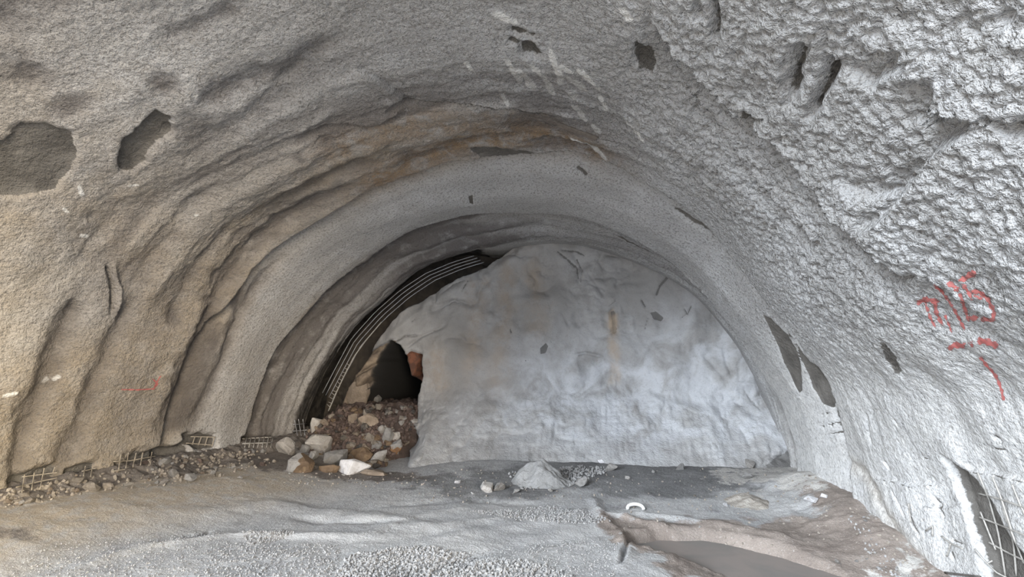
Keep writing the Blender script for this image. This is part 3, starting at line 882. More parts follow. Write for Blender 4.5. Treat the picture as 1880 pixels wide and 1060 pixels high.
def gpatch(px, mask=None, amt=1.0, feather=0.15, wob_=0.25, dz=0.0, soft=0.1, z=0.0):
    global Z
    sd = poly_sd(GP, gpts(px, z)) + gn * wob_
    if dz: Z = Z + dz * smooth(-soft, soft, sd)
    if mask: Gm[mask] = np.maximum(Gm[mask], amt * smooth(-feather, feather, sd))
    return sd


def gline(px, w, dz, mask=None, amt=1.0, z=0.0):
    global Z
    d, s, t = seg_dist(GP, gpts(px, z))
    d = np.maximum(d + gn * w * 0.6, 0)
    taper = np.clip(np.minimum(t, 1 - t) * 6 + 0.2, 0, 1)
    Z = Z + dz * taper * np.exp(-(d / w) ** 2)
    if mask: Gm[mask] = np.maximum(Gm[mask], amt * taper * np.exp(-(d / w) ** 2))


gpatch([(1085, 922), (1130, 925), (1300, 928), (1380, 915), (1480, 925), (1560, 870), (1640, 890), (1660, 960), (1760, 1075), (1400, 1075), (1250, 1050), (1150, 1010), (1100, 960)], 'mud', 1.0, 0.12, 0.2)
gpatch([(740, 892), (800, 880), (960, 868), (1100, 850), (1300, 850), (1560, 850), (1580, 890), (1500, 920), (1380, 915), (1300, 928), (1130, 920), (1090, 905), (960, 915), (850, 922), (800, 912)], 'dark', 0.95, 0.35, 0.45)
gpatch([(240, 885), (330, 868), (520, 858), (760, 870), (820, 888), (700, 888), (520, 885), (420, 882), (300, 893)], 'dirt', 1.0, 0.14, 0.25)
gpatch([(-60, 940), (100, 935), (260, 912), (520, 893), (560, 905), (420, 930), (250, 950), (100, 965), (-60, 985)], 'tan', 0.9, 0.3, 0.3)
gpatch([(-60, 985), (60, 978), (80, 986), (-60, 1000)], 'dirt', 0.7, 0.1, 0.15, z=0.1)
gpatch([(1590, 940), (1640, 950), (1700, 1000), (1720, 1060), (1640, 1075), (1600, 1060), (1640, 1020), (1580, 980)], 'white', 0.55, 0.2, 0.3)
gpatch([(1290, 850), (1540, 830), (1570, 860), (1545, 885), (1500, 905), (1400, 880), (1300, 868)], 'white', 0.62, 0.15, 0.2, z=0.2)
gpatch([(1570, 900), (1600, 880), (1620, 930), (1590, 945)], 'white', 0.6, 0.1, 0.2, z=0.2)
gpatch([(1340, 925), (1380, 908), (1430, 912), (1430, 935), (1370, 940)], 'white', 0.45, 0.1, 0.15)
# wheel ruts, ridges and the torn edge by the puddle
for px, w, dz in [([(560, 960), (700, 930), (860, 915), (1000, 930)], 0.10, -0.025), ([(300, 960), (500, 930), (640, 945), (800, 970), (1000, 940)], 0.14, 0.025), ([(540, 950), (640, 958), (760, 962)], 0.06, -0.03),
                  ([(100, 1060), (250, 1010), (420, 985), (600, 985), (740, 985)], 0.08, 0.03), ([(660, 985), (760, 950), (870, 930)], 0.09, 0.02), ([(760, 1000), (960, 960), (1100, 940)], 0.12, 0.025),
                  ([(800, 1040), (960, 1000), (1100, 985)], 0.10, -0.025), ([(1085, 915), (1100, 945), (1140, 985), (1150, 1010), (1140, 1045)], 0.06, 0.04), ([(35, 950), (90, 940), (110, 938)], 0.03, -0.03),
                  ([(1090, 940), (1200, 965), (1300, 985), (1420, 1005), (1540, 1055)], 0.05, 0.05), ([(1130, 940), (1250, 955), (1380, 975), (1480, 1000)], 0.07, 0.035)]:
    gline(px, w, dz)
for px in [[(1155, 990), (1150, 1010), (1140, 1040)], [(1180, 985), (1205, 978)], [(370, 988), (385, 975)]]:
    gline(px, 0.02, -0.05, 'dark', 0.9)
PUD = [(1152, 1010), (1165, 996), (1200, 988), (1290, 990), (1360, 1003), (1440, 1022), (1520, 1048), (1600, 1085), (1440, 1085), (1310, 1052), (1235, 1037), (1180, 1025)]
sdp = gpatch(PUD, 'mud', 0.9, 0.1, 0.05, z=-0.10)
Z = np.where(sdp > -0.05, Z * (1 - smooth(-0.05, 0.10, sdp)) - 0.17 * smooth(-0.05, 0.10, sdp), Z)
Gm['mud'] *= 1 - 0.9 * smooth(5.85, 6.3, GY + 0.3 * gn) * smooth(2.25, 1.9, GX + 0.3 * gn)
mudw = Gm['mud']
Z += 0.006 * np.abs(vnoise(G3, 22, 221)) + mudw * (0.022 * fbm(G3, 5, 4, 223) + 0.012 * np.abs(vnoise(G3, 11, 225)))
Gm['rough'] = np.clip(0.75 - 0.1 * mudw, 0, 1)
V_g = np.stack([GX, GY, Z], -1)
floor_obj, g_q = grid_obj('floor', V_g, len(gx), len(gy), M_GROUND, Gm)
tag(floor_obj, 'crushed stone and mud floor of the tunnel', 'floor', kind='structure')
g_bvh = BVHTree.FromPolygons(V_g.tolist(), g_q.tolist())

# ------------------------------------------------------------------ rubble mound under the hole
mx, my = np.linspace(-5.6, -2.9, 150), np.linspace(7.35, 10.4, 150)
MX, MY = [a.ravel() for a in np.meshgrid(mx, my, indexing='ij')]
M3 = np.stack([MX, MY, np.zeros_like(MX)], -1)
mh = 0.86 * smooth(7.75, 9.2, MY + 0.1 * fbm(M3, 2, 2, 301)) * smooth(-5.65, -4.6, MX) ** 0.7 * smooth(0.22, -0.22, MX + 3.62 - 0.30 * (MY - 8.0))
mh += (0.12 * np.abs(fbm(M3, 5, 3, 303)) + 0.05 * np.abs(vnoise(M3, 14, 305))) * smooth(0.02, 0.3, mh)
MZ = mh - 0.10
mound, m_q = grid_obj('rubble', np.stack([MX, MY, MZ], -1), len(mx), len(my), M_DARKRED, {})
tag(mound, 'dark reddish broken rubble heaped under the hole in the end face', 'rubble', kind='stuff')
m_bvh = BVHTree.FromPolygons(np.stack([MX, MY, MZ], -1).tolist(), m_q.tolist())

ALL = [shell_bvh, face_bvh, g_bvh, m_bvh]


def hit(u, v, trees=None):
    d = Vector(ray(u, v)).normalized()
    best = None
    for t in (trees or ALL):
        loc, nor, i, dist = t.ray_cast(Vector(CAM), d)
        if loc and (best is None or dist < best[2]): best = (loc, nor, dist)
    return best


# ------------------------------------------------------------------ rocks
def rock_mesh(name, seed, dims, mats, n=16, flat=0.0, cap=None):
    """an angular broken stone: hull of random points, bevelled and roughened; cap picks faces for the second material"""
    r = random.Random(seed)
    bm = bmesh.new()
    for k in range(n):
        v = Vector((r.gauss(0, 1), r.gauss(0, 1), r.gauss(0, 1)))
        v.normalize()
        m = max(abs(v.x), abs(v.y), abs(v.z))
        v = v * (0.55 + 0.45 / m * 0.75) * r.uniform(0.82, 1.0)
        bm.verts.new(v)
    bmesh.ops.convex_hull(bm, input=bm.verts[:])
    bmesh.ops.delete(bm, geom=[v for v in bm.verts if not v.link_faces], context='VERTS')
    lo = [min(v.co[i] for v in bm.verts) for i in range(3)]
    hi = [max(v.co[i] for v in bm.verts) for i in range(3)]
    for v in bm.verts:
        v.co = Vector([((v.co[i] - lo[i]) / (hi[i] - lo[i]) - 0.5) * dims[i] for i in range(3)])
    sz = min(dims)
    bmesh.ops.dissolve_limit(bm, angle_limit=math.radians(14), verts=bm.verts[:], edges=bm.edges[:])
    bmesh.ops.bevel(bm, geom=bm.edges[:], offset=sz * 0.045, segments=1, affect='EDGES', clamp_overlap=True)
    bmesh.ops.triangulate(bm, faces=bm.faces[:])
    bmesh.ops.subdivide_edges(bm, edges=[e for e in bm.edges if e.calc_length() > sz * 0.22], cuts=1, use_grid_fill=True)
    bmesh.ops.triangulate(bm, faces=bm.faces[:])
    for v in bm.verts:
        v.co += v.co.normalized() * r.uniform(-1, 1) * sz * 0.022
    if cap:
        for f in bm.faces:
            f.material_index = 1 if cap(f.calc_center_median(), f.normal) else 0
    me = bpy.data.meshes.new(name)
    bm.normal_update()
    bm.to_mesh(me)
    bm.free()
    for m in mats: me.materials.append(m)
    return me


def put_rock(name, px, mat, label, cat='rock', seed=0, tilt=(0, 0, 0), depth=0.8, hfac=1.0, trees=None, group=None, mat2=None, cap=None, n=16, sink=0.22, bottom=True):
    """px = (centre u, bottom v, width, height) of the stone in the picture; it rests where that sight line meets the ground"""
    u, v, w, h = px
    hh = hit(u, v, trees)
    loc, nor, dist = hh
    dep = float(np.dot(np.array(loc) - CAM, ray(940, 530)))
    sw, sh = w * dep / F_PX, h * dep / F_PX * hfac
    me = rock_mesh(name, seed, (sw, sw * depth, sh), [mat] + ([mat2] if mat2 else []), n, cap=cap)
    o = bpy.data.objects.new(name, me)
    COL.objects.link(o)
    o.rotation_euler = Euler([math.radians(a) for a in tilt])
    R = o.rotation_euler.to_matrix()
    zmin = min((R @ vv.co).z for vv in me.vertices)
    o.location = Vector(loc) + Vector((0, sw * depth * 0.32, -zmin - sink * sh))
    tag(o, label, cat, group)
    return o


G1 = 'stones of the rubble heap'
big = [
    ('boulder', (546, 868, 50, 42), M_GREY, 'two-tone boulder, grey left side and ochre-brown right face, front left of the rubble heap', 3, (0, 0, 12), 0.8, M_BROWN, lambda c, nn: nn.x > 0.25 or c.x > 0.02),
    ('rock', (518, 834, 38, 42), M_PALE, 'pinkish grey pyramid-shaped rock leaning at the far left of the rubble heap', 5, (0, 12, 20), 0.8, None, None),
    ('rock', (580, 832, 50, 46), M_PALE, 'large pale grey angular rock standing above the two-tone boulder', 9, (5, -14, 30), 0.8, None, None),
    ('rock', (578, 790, 22, 30), M_PALE, 'small pale tan block perched on top of the large pale grey rock', 12, (0, 8, 15), 0.9, None, None),
    ('rock', (611, 852, 40, 28), M_GREY, 'rounded pinkish grey slab just left of and above the white rock', 14, (0, -6, 10), 0.8, None, None),
    ('boulder', (642, 872, 64, 34), M_WHITE, 'bright white quartz boulder at the front foot of the rubble heap', 21, (0, 4, 5), 0.6, None, None),
    ('rock', (657, 846, 46, 28), M_BROWN, 'rusty brown block right behind the white boulder', 23, (0, -6, 25), 0.8, None, None),
    ('rock', (696, 853, 38, 24), M_PALE, 'pale leaf-shaped slab tilted up to the right of the white boulder', 27, (0, -38, 0), 0.5, None, None),
    ('rock', (710, 816, 20, 38), M_GREY, 'upright bluish grey slab near the right edge of the heap', 31, (0, 12, 0), 0.6, None, None),
    ('rock', (723, 834, 27, 34), M_GREY, 'grey-topped rock with an orange lower half at the heap right edge', 33, (0, 0, 10), 0.9, M_ORANGE, lambda c, nn: c.z < 0.02),
    ('rock', (672, 782, 40, 28), M_TAN, 'tan angular block lying below the dark hole, top of the heap', 36, (0, -18, 8), 0.8, None, None),
    ('rock', (645, 776, 20, 22), M_TAN, 'small tan block at the foot of the leaning rock ledge', 38, (0, 5, 30), 0.9, None, None),
    ('rock', (674, 812, 30, 28), M_DUSTY, 'cracked greyish brown block in the middle of the heap', 41, (10, -30, 10), 0.8, None, None),
    ('rock', (600, 868, 38, 18), M_BROWN, 'low brown slab on the ground between two-tone boulder and white boulder', 43, (0, 3, 0), 0.6, None, None),
    ('rock', (684, 874, 50, 12), M_TAN, 'thin flat tan slab lying on the ground right of the white boulder', 47, (0, 2, 0), 0.7, None, None),
    ('rock', (573, 846, 20, 22), M_GREY, 'small grey rock wedged above the two-tone boulder', 49, (0, 0, 40), 0.9, None, None),
    ('rock', (557, 832, 18, 18), M_GREY, 'small pale rock in the dark gap behind the two-tone boulder', 51, (0, 10, 10), 0.9, None, None),
    ('rock', (688, 824, 24, 18), M_GREY, 'flat grey block behind the tilted leaf-shaped slab', 53, (0, -12, 0), 0.8, None, None),
    ('rock', (698, 796, 16, 20), M_PALE, 'small pale pointed rock left of the upright grey slab', 55, (0, 25, 0), 0.8, None, None),
    ('rock', (722, 806, 22, 16), M_PALE, 'small pale grey rock above the orange-bottomed rock', 57, (0, -8, 0), 0.8, None, None),
    ('rock', (757, 778, 22, 12), M_PALE, 'pale flat chip at the top right end of the heap', 59, (0, 15, 0), 0.8, None, None),
]
for name, px, m, lab, sd_, tl, dp, m2, cap in big:
    put_rock(name, px, m, lab, 'rock', sd_, tl, dp, mat2=m2, cap=cap, group=G1)

# leaning bare ledge left of the hole stands free of the face
put_rock('rock', (655, 752, 46, 60), M_TAN, 'large tan rock ledge leaning left of the dark hole', 'rock', 77, (0, 28, 0), 0.5, trees=[face_bvh], n=22, sink=0.0)
put_rock('rock', (684, 752, 26, 30), M_GREY, 'grey rock wedged between the tan ledge and the dark hole', 'rock', 79, (0, 24, 0), 0.6, trees=[face_bvh], sink=0.0)

# the many small broken stones: a few shapes copied
protos = [rock_mesh('stone_%d' % k, 900 + k, (1.0, 0.85 - 0.04 * (k % 4), 0.72 - 0.08 * (k % 3)), [M_GREY], 12) for k in range(10)]
_pool = {}


def stone(u, v, size, mat, label, group, cat='stone', name='stone', trees=None, lift=0.25, k=None):
    hh = hit(u, v, trees)
    if not hh: return None
    if group:
        sh = hit(u, v, [shell_bvh])
        if sh and sh[2] < hh[2] + 0.05: return None
    loc, nor, dist = hh
    dep = float(np.dot(np.array(loc) - CAM, ray(940, 530)))
    k = rnd.randrange(len(protos)) if k is None else k
    key = (k, mat.name)
    if key not in _pool:
        me = protos[k].copy()
        me.materials[0] = mat
        me.name = 'stone'
        _pool[key] = me
    o = bpy.data.objects.new(name, _pool[key])
    COL.objects.link(o)
    s = size * dep / F_PX
    o.scale = (s, s, s)
    o.rotation_euler = (rnd.uniform(-0.5, 0.5), rnd.uniform(-0.5, 0.5), rnd.uniform(0, 6.28))
    o.location = Vector(loc) + Vector((0, 0, s * lift))
    tag(o, label, cat, group)
    return o


heap = [(600, 765), (640, 745), (700, 745), (765, 745), (770, 775), (755, 805), (735, 830), (720, 850), (700, 865), (560, 866), (520, 850), (540, 815), (570, 790)]
hp = np.array(heap, float)
cnt = 0
while cnt < 190:
    u, v = rnd.uniform(515, 772), rnd.uniform(742, 868)
    if not inside(np.array([[u, v]]), hp)[0]: continue
    right = u > 700 and v < 812
    m = rnd.choice([M_DARKRED, M_GREY, M_DUSTY, M_PALE, M_DARK]) if right else rnd.choice([M_DARKRED, M_DARKRED, M_DARK, M_BROWN, M_TAN, M_DUSTY])
    stone(u, v, rnd.uniform(6, 13) if right else rnd.uniform(8, 20), m, 'small broken stone filling the rubble heap under the hole', 'small broken stones of the rubble heap', lift=0.15)
    cnt += 1

# stones along the left foot of the lining
CR_V, CR_F = [], []


def crumb(u, v, size, trees=None):
    hh = hit(u, v, trees or [g_bvh])
    if not hh: return
    sh = hit(u, v, [shell_bvh])
    if sh and sh[2] < hh[2] + 0.12: return
    s = size * hh[2] / F_PX * 0.5
    Rm = np.array(Euler((rnd.uniform(0, 6), rnd.uniform(0, 6), rnd.uniform(0, 6))).to_matrix())
    b0 = len(CR_V)
    ps = [(1, 0, 0), (-1, 0, 0), (0, 1, 0), (0, -1, 0), (0, 0, 1), (0, 0, -1), (.7, .7, .3), (-.6, .6, -.5), (.5, -.7, .6)]
    bm_ = bmesh.new()
    for q in ps: bm_.verts.new(np.array(hh[0]) + np.array([0, 0, s * 0.3]) + Rm @ (np.array(q) * s * np.array([1, 0.8, 0.65])))
    bmesh.ops.convex_hull(bm_, input=bm_.verts[:])
    bm_.verts.index_update()
    for v_ in bm_.verts: CR_V.append(tuple(v_.co))
    for f_ in bm_.faces: CR_F.append(tuple(b0 + v_.index for v_ in f_.verts))
    bm_.free()


single = [
    (142, 888, 24, M_DUSTY, 'sandy angular stone at the left wall foot, left one of the pale pair'),
    (169, 902, 26, M_DUSTY, 'sandy flat-topped stone at the left wall foot, right one of the pale pair'),
    (199, 897, 20, M_DUSTY, 'tall thin sandy stone standing just right of the pale pair'),
    (45, 912, 18, M_DUSTY, 'sandy stone in the leftmost stone cluster, the upper one'),
    (56, 924, 20, M_DUSTY, 'sandy stone in the leftmost stone cluster, the front right one'),
    (32, 924, 16, M_DUSTY, 'sandy stone in the leftmost stone cluster, the front left one'),
    (317, 876, 24, M_PALE, 'pale wedge-shaped stone at the front of the grey debris bank'),
    (303, 852, 20, M_GREY, 'grey pointed stone in the middle of the debris bank'),
    (348, 884, 24, M_GREY, 'rounded grey stone at the front right of the debris bank'),
    (299, 890, 18, M_PALE, 'flat pale chip lying in front of the debris bank'),
    (376, 848, 20, M_DUSTY, 'brownish stone near the top of the debris bank below the short wire mesh'),
    (390, 872, 14, M_GREY, 'small grey stone at the right end of the debris bank'),
    (440, 880, 12, M_PALE, 'small pale stone lying alone on the dirt strip left of the heap'),
]
for u, v, s, m, lab in single:
    stone(u, v, s, m, lab, None, trees=[g_bvh], lift=0.22)
bandL = [(0, 905), (60, 890), (140, 872), (220, 862), (300, 838), (380, 828), (440, 826), (500, 832), (510, 850), (440, 868), (380, 882), (300, 893), (220, 902), (120, 912), (50, 930), (0, 932)]
bl = np.array(bandL, float)
cnt = 0
while cnt < 420:
    u, v = rnd.uniform(0, 510), rnd.uniform(825, 932)
    if not inside(np.array([[u, v]]), bl)[0]: continue
    if u > 100 and u < 270 and rnd.random() < 0.5: continue
    m = rnd.choice([M_DUSTY, M_DUSTY, M_TAN, M_GREY]) if u < 260 else rnd.choice([M_DUSTY, M_GREY, M_DARKRED, M_TAN, M_GREY])
    if cnt >= 50:
        crumb(u, v, rnd.choice([3, 4, 5, 6, 8]))
        cnt += 1
        continue
    stone(u, v, rnd.choice([6, 7, 9, 12]), m, 'small dusty stone in the debris along the left wall foot', 'small stones along the left wall foot', trees=[g_bvh], lift=0.2)
    cnt += 1

# stones in the middle and right
for u, v, s, m, lab in [
        (1068, 893, 27, M_GREY, 'grey block-shaped stone standing alone right of the grey sand heap'),
        (893, 902, 26, M_PALE, 'flat buff stone left of the grey sand heap, left of the touching two'),
        (917, 900, 26, M_PALE, 'flat buff stone left of the grey sand heap, right of the touching two'),
        (840, 888, 14, M_WHITE, 'small bright white stone on the dark strip left of the buff stones'),
        (947, 905, 14, M_GREY, 'small grey stone at the foot of the grey sand heap'),
        (1010, 903, 12, M_PALE, 'small pale stone in front of the grey sand heap'),
        (1104, 850, 12, M_WHITE, 'small white stone against the end face right of the sand heap'),
        (1122, 864, 24, M_PALE, 'flat pale slab at the foot of the end face right of the sand heap'),
        (1152, 880, 10, M_PALE, 'small pale triangular stone on the dark ground at the end face'),
        (1248, 862, 18, M_GREY, 'grey lump half stuck in the foot of the end face'),
        (1378, 858, 24, M_PALE, 'rounded pale lump on the shotcrete toe at the right'),
        (1370, 880, 24, M_GREY, 'low grey lump on the dark ground below the rounded pale lump'),
        (1490, 922, 22, M_WHITE, 'white crumpled lump on the grey ground near the right wall foot'),
        (1512, 914, 14, M_WHITE, 'small white chip beside the crumpled white lump'),
        (1538, 1036, 14, M_PALE, 'small round pale pebble at the puddle right end'),
        (1332, 930, 9, M_WHITE, 'tiny white stone left of the cream sand mound'),
        (1140, 982, 9, M_PALE, 'tiny pale stone at the left tip of the muddy puddle')]:
    stone(u, v, s, m, lab, None, lift=0.22)
cnt = 0
zones = [((760, 1120), (862, 925), 60), ((1085, 1560), (860, 935), 60), ((1100, 1600), (930, 1010), 40), ((1560, 1700), (930, 1050), 30), ((520, 800), (868, 895), 45)]
for (u0, u1), (v0, v1), nn in zones:
    for k in range(nn * 2):
        if k > nn // 9:
            crumb(rnd.uniform(u0, u1), rnd.uniform(v0, v1), rnd.choice([2, 3, 3, 4, 5]))
            continue
        stone(rnd.uniform(u0, u1), rnd.uniform(v0, v1), rnd.choice([5, 6, 7, 8]), rnd.choice([M_GREY, M_GREY, M_PALE, M_DUSTY, M_GRAVEL]), 'tiny loose stone scattered on the ground in front of the end face',
              'loose stones scattered before the end face', trees=[g_bvh, face_bvh], lift=0.2)


tag(mesh_obj('debris', CR_V, CR_F, M_DUSTY, None, False), 'fine stone crumbs strewn along the wall foot and before the end face', 'debris', kind='stuff')

CR_V, CR_F = [], []
k = 0
while k < 900:
    u, v = rnd.uniform(515, 772), rnd.uniform(742, 868)
    if not inside(np.array([[u, v]]), hp)[0]: continue
    crumb(u, v, rnd.choice([4, 5, 6, 8, 10]), [m_bvh])
    k += 1
tag(mesh_obj('rubble_chips', CR_V, CR_F, M_DARKRED, None, False), 'dark red rock chips filling the gaps of the rubble heap', 'rubble', kind='stuff')

# ------------------------------------------------------------------ sand heaps
def heap_mesh(name, px, height, mat, label, seed, stones=0):
    u, v, wpx, dfac = px
    loc, nor, dist = hit(u, v, [g_bvh])
    w = wpx * dist / F_PX * 0.5
    n = 70
    a = np.linspace(-1, 1, n)
    hx, hy = [q.ravel() for q in np.meshgrid(a, a, indexing='ij')]
    p3 = np.stack([hx + seed, hy, np.zeros_like(hx)], -1)
    rr_ = np.sqrt(hx ** 2 + hy ** 2 + 0.03) - 0.12 + 0.16 * fbm(p3, 2, 3, seed)
    hz = height * 0.5 * (1 + np.cos(math.pi * np.clip(rr_, 0, 1))) * (1 + 0.25 * fbm(p3, 4, 3, seed + 1)) - 0.05
    V = np.stack([hx * w, hy * w * dfac, hz], -1)
    o, q = grid_obj(name, V, n, n, mat, {})
    o.location = Vector(loc) + Vector((0, w * dfac * 0.75, 0.0))
    tag(o, label, 'sand heap')
    return o


heap_mesh('sand_heap', (988, 897, 140, 0.7), 0.32, M_SAND, 'rounded heap of grey sand in front of the end face', 401)
heap_mesh('sand_heap', (1385, 938, 130, 0.9), 0.13, M_CREAM, 'low mound of cream sand on the muddy ground at right', 407)

# ------------------------------------------------------------------ gravel (uncountable)
gv, gf = [], []
base = [np.array(p) for p in [(1, 0, 0), (-1, 0, 0), (0, 1, 0), (0, -1, 0), (0, 0, 0.8), (0, 0, -0.8)]]
tri = [(0, 2, 4), (2, 1, 4), (1, 3, 4), (3, 0, 4), (2, 0, 5), (1, 2, 5), (3, 1, 5), (0, 3, 5)]
ZI = Z.reshape(len(gx), len(gy))


def ground_z(x, y):
    l = g_bvh.ray_cast(Vector((x, y, 3)), Vector((0, 0, -1)))[0]
    return l.z if l else 0.0


regions = [([(600, 1075), (640, 1020), (760, 1003), (850, 1015), (1010, 1040), (1080, 1075)], 2600, 0.010, 0.022), ([(330, 1075), (420, 1000), (620, 1000), (640, 1075)], 1100, 0.006, 0.014),
           ([(440, 985), (520, 972), (540, 985), (460, 1005)], 260, 0.008, 0.018), ([(860, 940), (1000, 930), (1090, 945), (1120, 965), (960, 960)], 700, 0.008, 0.016), ([(800, 1020), (1060, 985), (1140, 1000), (1130, 1060), (900, 1060)], 800, 0.005, 0.011),
           ([(-40, 1075), (100, 1010), (400, 975), (420, 1000), (330, 1075)], 900, 0.005, 0.012), ([(930, 880), (1060, 870), (1130, 875), (1060, 900), (960, 905)], 500, 0.012, 0.03), ([(1560, 900), (1640, 960), (1720, 1075), (1640, 1075), (1540, 960)], 500, 0.008, 0.02)]
for px, n, s0, s1 in regions:
    poly = gpts(px)
    lo, hi = poly.min(0), poly.max(0)
    k = 0
    while k < n:
        p = np.array([rnd.uniform(lo[0], hi[0]), rnd.uniform(lo[1], hi[1])])
        if not inside(p[None], poly)[0]: continue
        k += 1
        tl, tr = toe(p[1])
        if p[0] < tl + 0.25 or p[0] > tr - 0.25: continue
        s = rnd.uniform(s0, s1)
        R = np.array(Euler((rnd.uniform(0, 6), rnd.uniform(0, 6), rnd.uniform(0, 6))).to_matrix())
        c = np.array([p[0], p[1], ground_z(*p) + s * 0.35])
        b0 = len(gv)
        for q in base: gv.append(c + R @ (q * s * np.array([1, rnd.uniform(0.6, 0.95), rnd.uniform(0.6, 0.9)])))
        gf += [tuple(b0 + i for i in t) for t in tri]
tag(mesh_obj('gravel', gv, gf, M_GRAVEL, None, False), 'loose pale grey gravel spread over the floor', 'gravel', kind='stuff')

# ------------------------------------------------------------------ puddle
pp = gpts(PUD, -0.10)
pc = pp.mean(0)
pz = -0.105
pv = [(pc[0], pc[1], pz)] + [(pc[0] + (x - pc[0]) * 1.12, pc[1] + (y - pc[1]) * 1.12, pz) for x, y in pp] + [(pc[0] + (x - pc[0]) * 1.12, pc[1] + (y - pc[1]) * 1.12, pz - 0.05) for x, y in pp]
npd = len(pp)
pf = [(0, 1 + (i + 1) % npd, 1 + i) for i in range(npd)] + [(1 + i, 1 + (i + 1) % npd, 1 + npd + (i + 1) % npd, 1 + npd + i) for i in range(npd)] + [tuple(1 + npd + i for i in range(npd))]
tag(mesh_obj('puddle', pv, pf, M_PUDDLE, None, False), 'brown muddy puddle on the floor at lower right', 'puddle')


# ------------------------------------------------------------------ wires and bars
def tube(name, pts, rad, mat, parent=None, sides=6):
    pts = [Vector(p) for p in pts]
    V, Fc = [], []
    for i, p in enumerate(pts):
        t = (pts[min(i + 1, len(pts) - 1)] - pts[max(i - 1, 0)]).normalized()
        a = t.orthogonal().normalized() if i == 0 else (a - t * a.dot(t)).normalized()
        b = t.cross(a)
        for k in range(sides):
            th = 2 * math.pi * k / sides
            V.append(p + (a * math.cos(th) + b * math.sin(th)) * rad)
    n = len(pts)
    for i in range(n - 1):
        for k in range(sides):
            Fc.append((i * sides + k, i * sides + (k + 1) % sides, (i + 1) * sides + (k + 1) % sides, (i + 1) * sides + k))
    Fc.append(tuple(range(sides))[::-1])
    Fc.append(tuple((n - 1) * sides + k for k in range(sides)))
    o = mesh_obj(name, V, Fc, mat, None)
    if parent:
        o.parent = parent
        o.matrix_parent_inverse = Matrix.Translation(-parent.location)
    return o


def densify(px, n):
    px = np.array(px, float)
    s = np.concatenate([[0], np.cumsum(np.hypot(*np.diff(px, axis=0).T))])
    t = np.linspace(0, s[-1], n)
    return np.stack([np.interp(t, s, px[:, 0]), np.interp(t, s, px[:, 1])], -1)


def wall_line(px, off, n=14, trees=None):
    out = []
    for u, v in densify(px, n):
        hh = hit(u, v, trees or [shell_bvh])
        if hh:
            d = (Vector(CAM) - hh[0]).normalized()
            out.append(hh[0] + d * off)
    return out


def panel(name, lines, rad, mat, label, off=0.05, trees=None, n=8, cat='wire mesh'):
    """a piece of welded wire mesh standing off the rock, every wire a part"""
    allp = [wall_line(l, off, n, trees) for l in lines]
    allp = [p for p in allp if len(p) > 1]
    c = sum((p[0] for p in allp), Vector()) / len(allp)
    root = empty(name, c)
    tag(root, label, cat)
    for p in allp: tube('wire', p, rad, mat, root)
    return root


GW = [g_bvh, shell_bvh]
panel('wire_mesh', [[(40, 905), (45, 872)], [(58, 900), (63, 868)], [(74, 896), (81, 860)], [(97, 868), (101, 858)], [(30, 895), (70, 885), (105, 878)], [(40, 876), (105, 868)]], 0.006, M_WIREDUST,
      'leftmost piece of dusty wire mesh torn loose at the left wall foot', 0.10, GW)
panel('wire_mesh', [[(153, 875), (157, 856)], [(166, 876), (170, 858)], [(150, 866), (176, 860)]], 0.006, M_WIREDUST, 'short bit of dusty wire mesh behind the pale stone pair at the left wall', 0.08, GW)
panel('wire_mesh', [[(218, 862), (222, 834)], [(231, 860), (236, 832)], [(244, 858), (250, 832)], [(258, 854), (262, 832)], [(276, 850), (279, 830)], [(208, 848), (240, 846), (285, 838)], [(205, 866), (230, 862)]], 0.007, M_WIREDUST,
      'dusty wire mesh standing between pale stones and debris bank', 0.10, GW)
panel('wire_mesh', [[(353, 817), (358, 802)], [(364, 818), (370, 802)], [(376, 819), (381, 803)], [(389, 821), (394, 804)], [(342, 814), (370, 816), (392, 818)], [(350, 802), (396, 803)]], 0.008, M_WIREDUST,
      'short ladder of dusty wire mesh above the debris bank on the left wall', 0.08, GW)
panel('wire_mesh', [[(449 + 8 * k, 822), (453 + 8 * k, 804)] for k in range(7)] + [[(445, 815), (500, 813)], [(445, 806), (500, 803)]], 0.008, M_WIRE,
      'grey wire mesh sticking out below the last lining ring, left of the heap', 0.10, GW)
panel('wire_mesh', [[(541, 772), (546, 800)], [(548, 770), (553, 800)], [(556, 770), (560, 800)], [(538, 780), (562, 778)], [(538, 792), (564, 790)]], 0.008, M_BAR,
      'dark wire mesh in the recess behind the rocks at the left of the heap', 0.08, GW)
panel('wire_mesh', [[(1795, 868), (1815, 915), (1832, 975), (1840, 1020), (1846, 1058)], [(1822, 876), (1838, 915), (1856, 970), (1862, 1010), (1866, 1058)], [(1858, 890), (1872, 925), (1884, 950)],
                    [(1842, 935), (1860, 985), (1880, 1035)], [(1800, 940), (1818, 985), (1828, 1010)],
                    [(1796, 906), (1840, 918), (1885, 934)], [(1798, 950), (1840, 966), (1885, 985)], [(1815, 996), (1850, 1015), (1885, 1032)]], 0.0065, M_WIRE,
      'large sheet of bare wire mesh over the torn lining at bottom right', 0.05, n=16)
panel('wire_mesh', [[(1789, 1008), (1800, 1022), (1812, 1035), (1830, 1052), (1850, 1062)], [(1812, 1035), (1822, 1030)]], 0.006, M_WIRE, 'loose bent wire end hanging below the large mesh sheet at bottom right', 0.06, n=12)
panel('wire_mesh', [[(1728, 985), (1745, 998), (1768, 1008)], [(1745, 998), (1742, 1012), (1738, 1022)], [(1700, 975), (1712, 966), (1712, 985)], [(1668, 925), (1672, 960)]], 0.006, M_WIRE,
      'short bent wires poking from the torn white lining beside the large mesh sheet', 0.04, n=8)
tube_o = tube('steel_rod', wall_line([(1735, 1052), (1765, 1056), (1800, 1060)], 0.04, 8), 0.009, M_DARK)
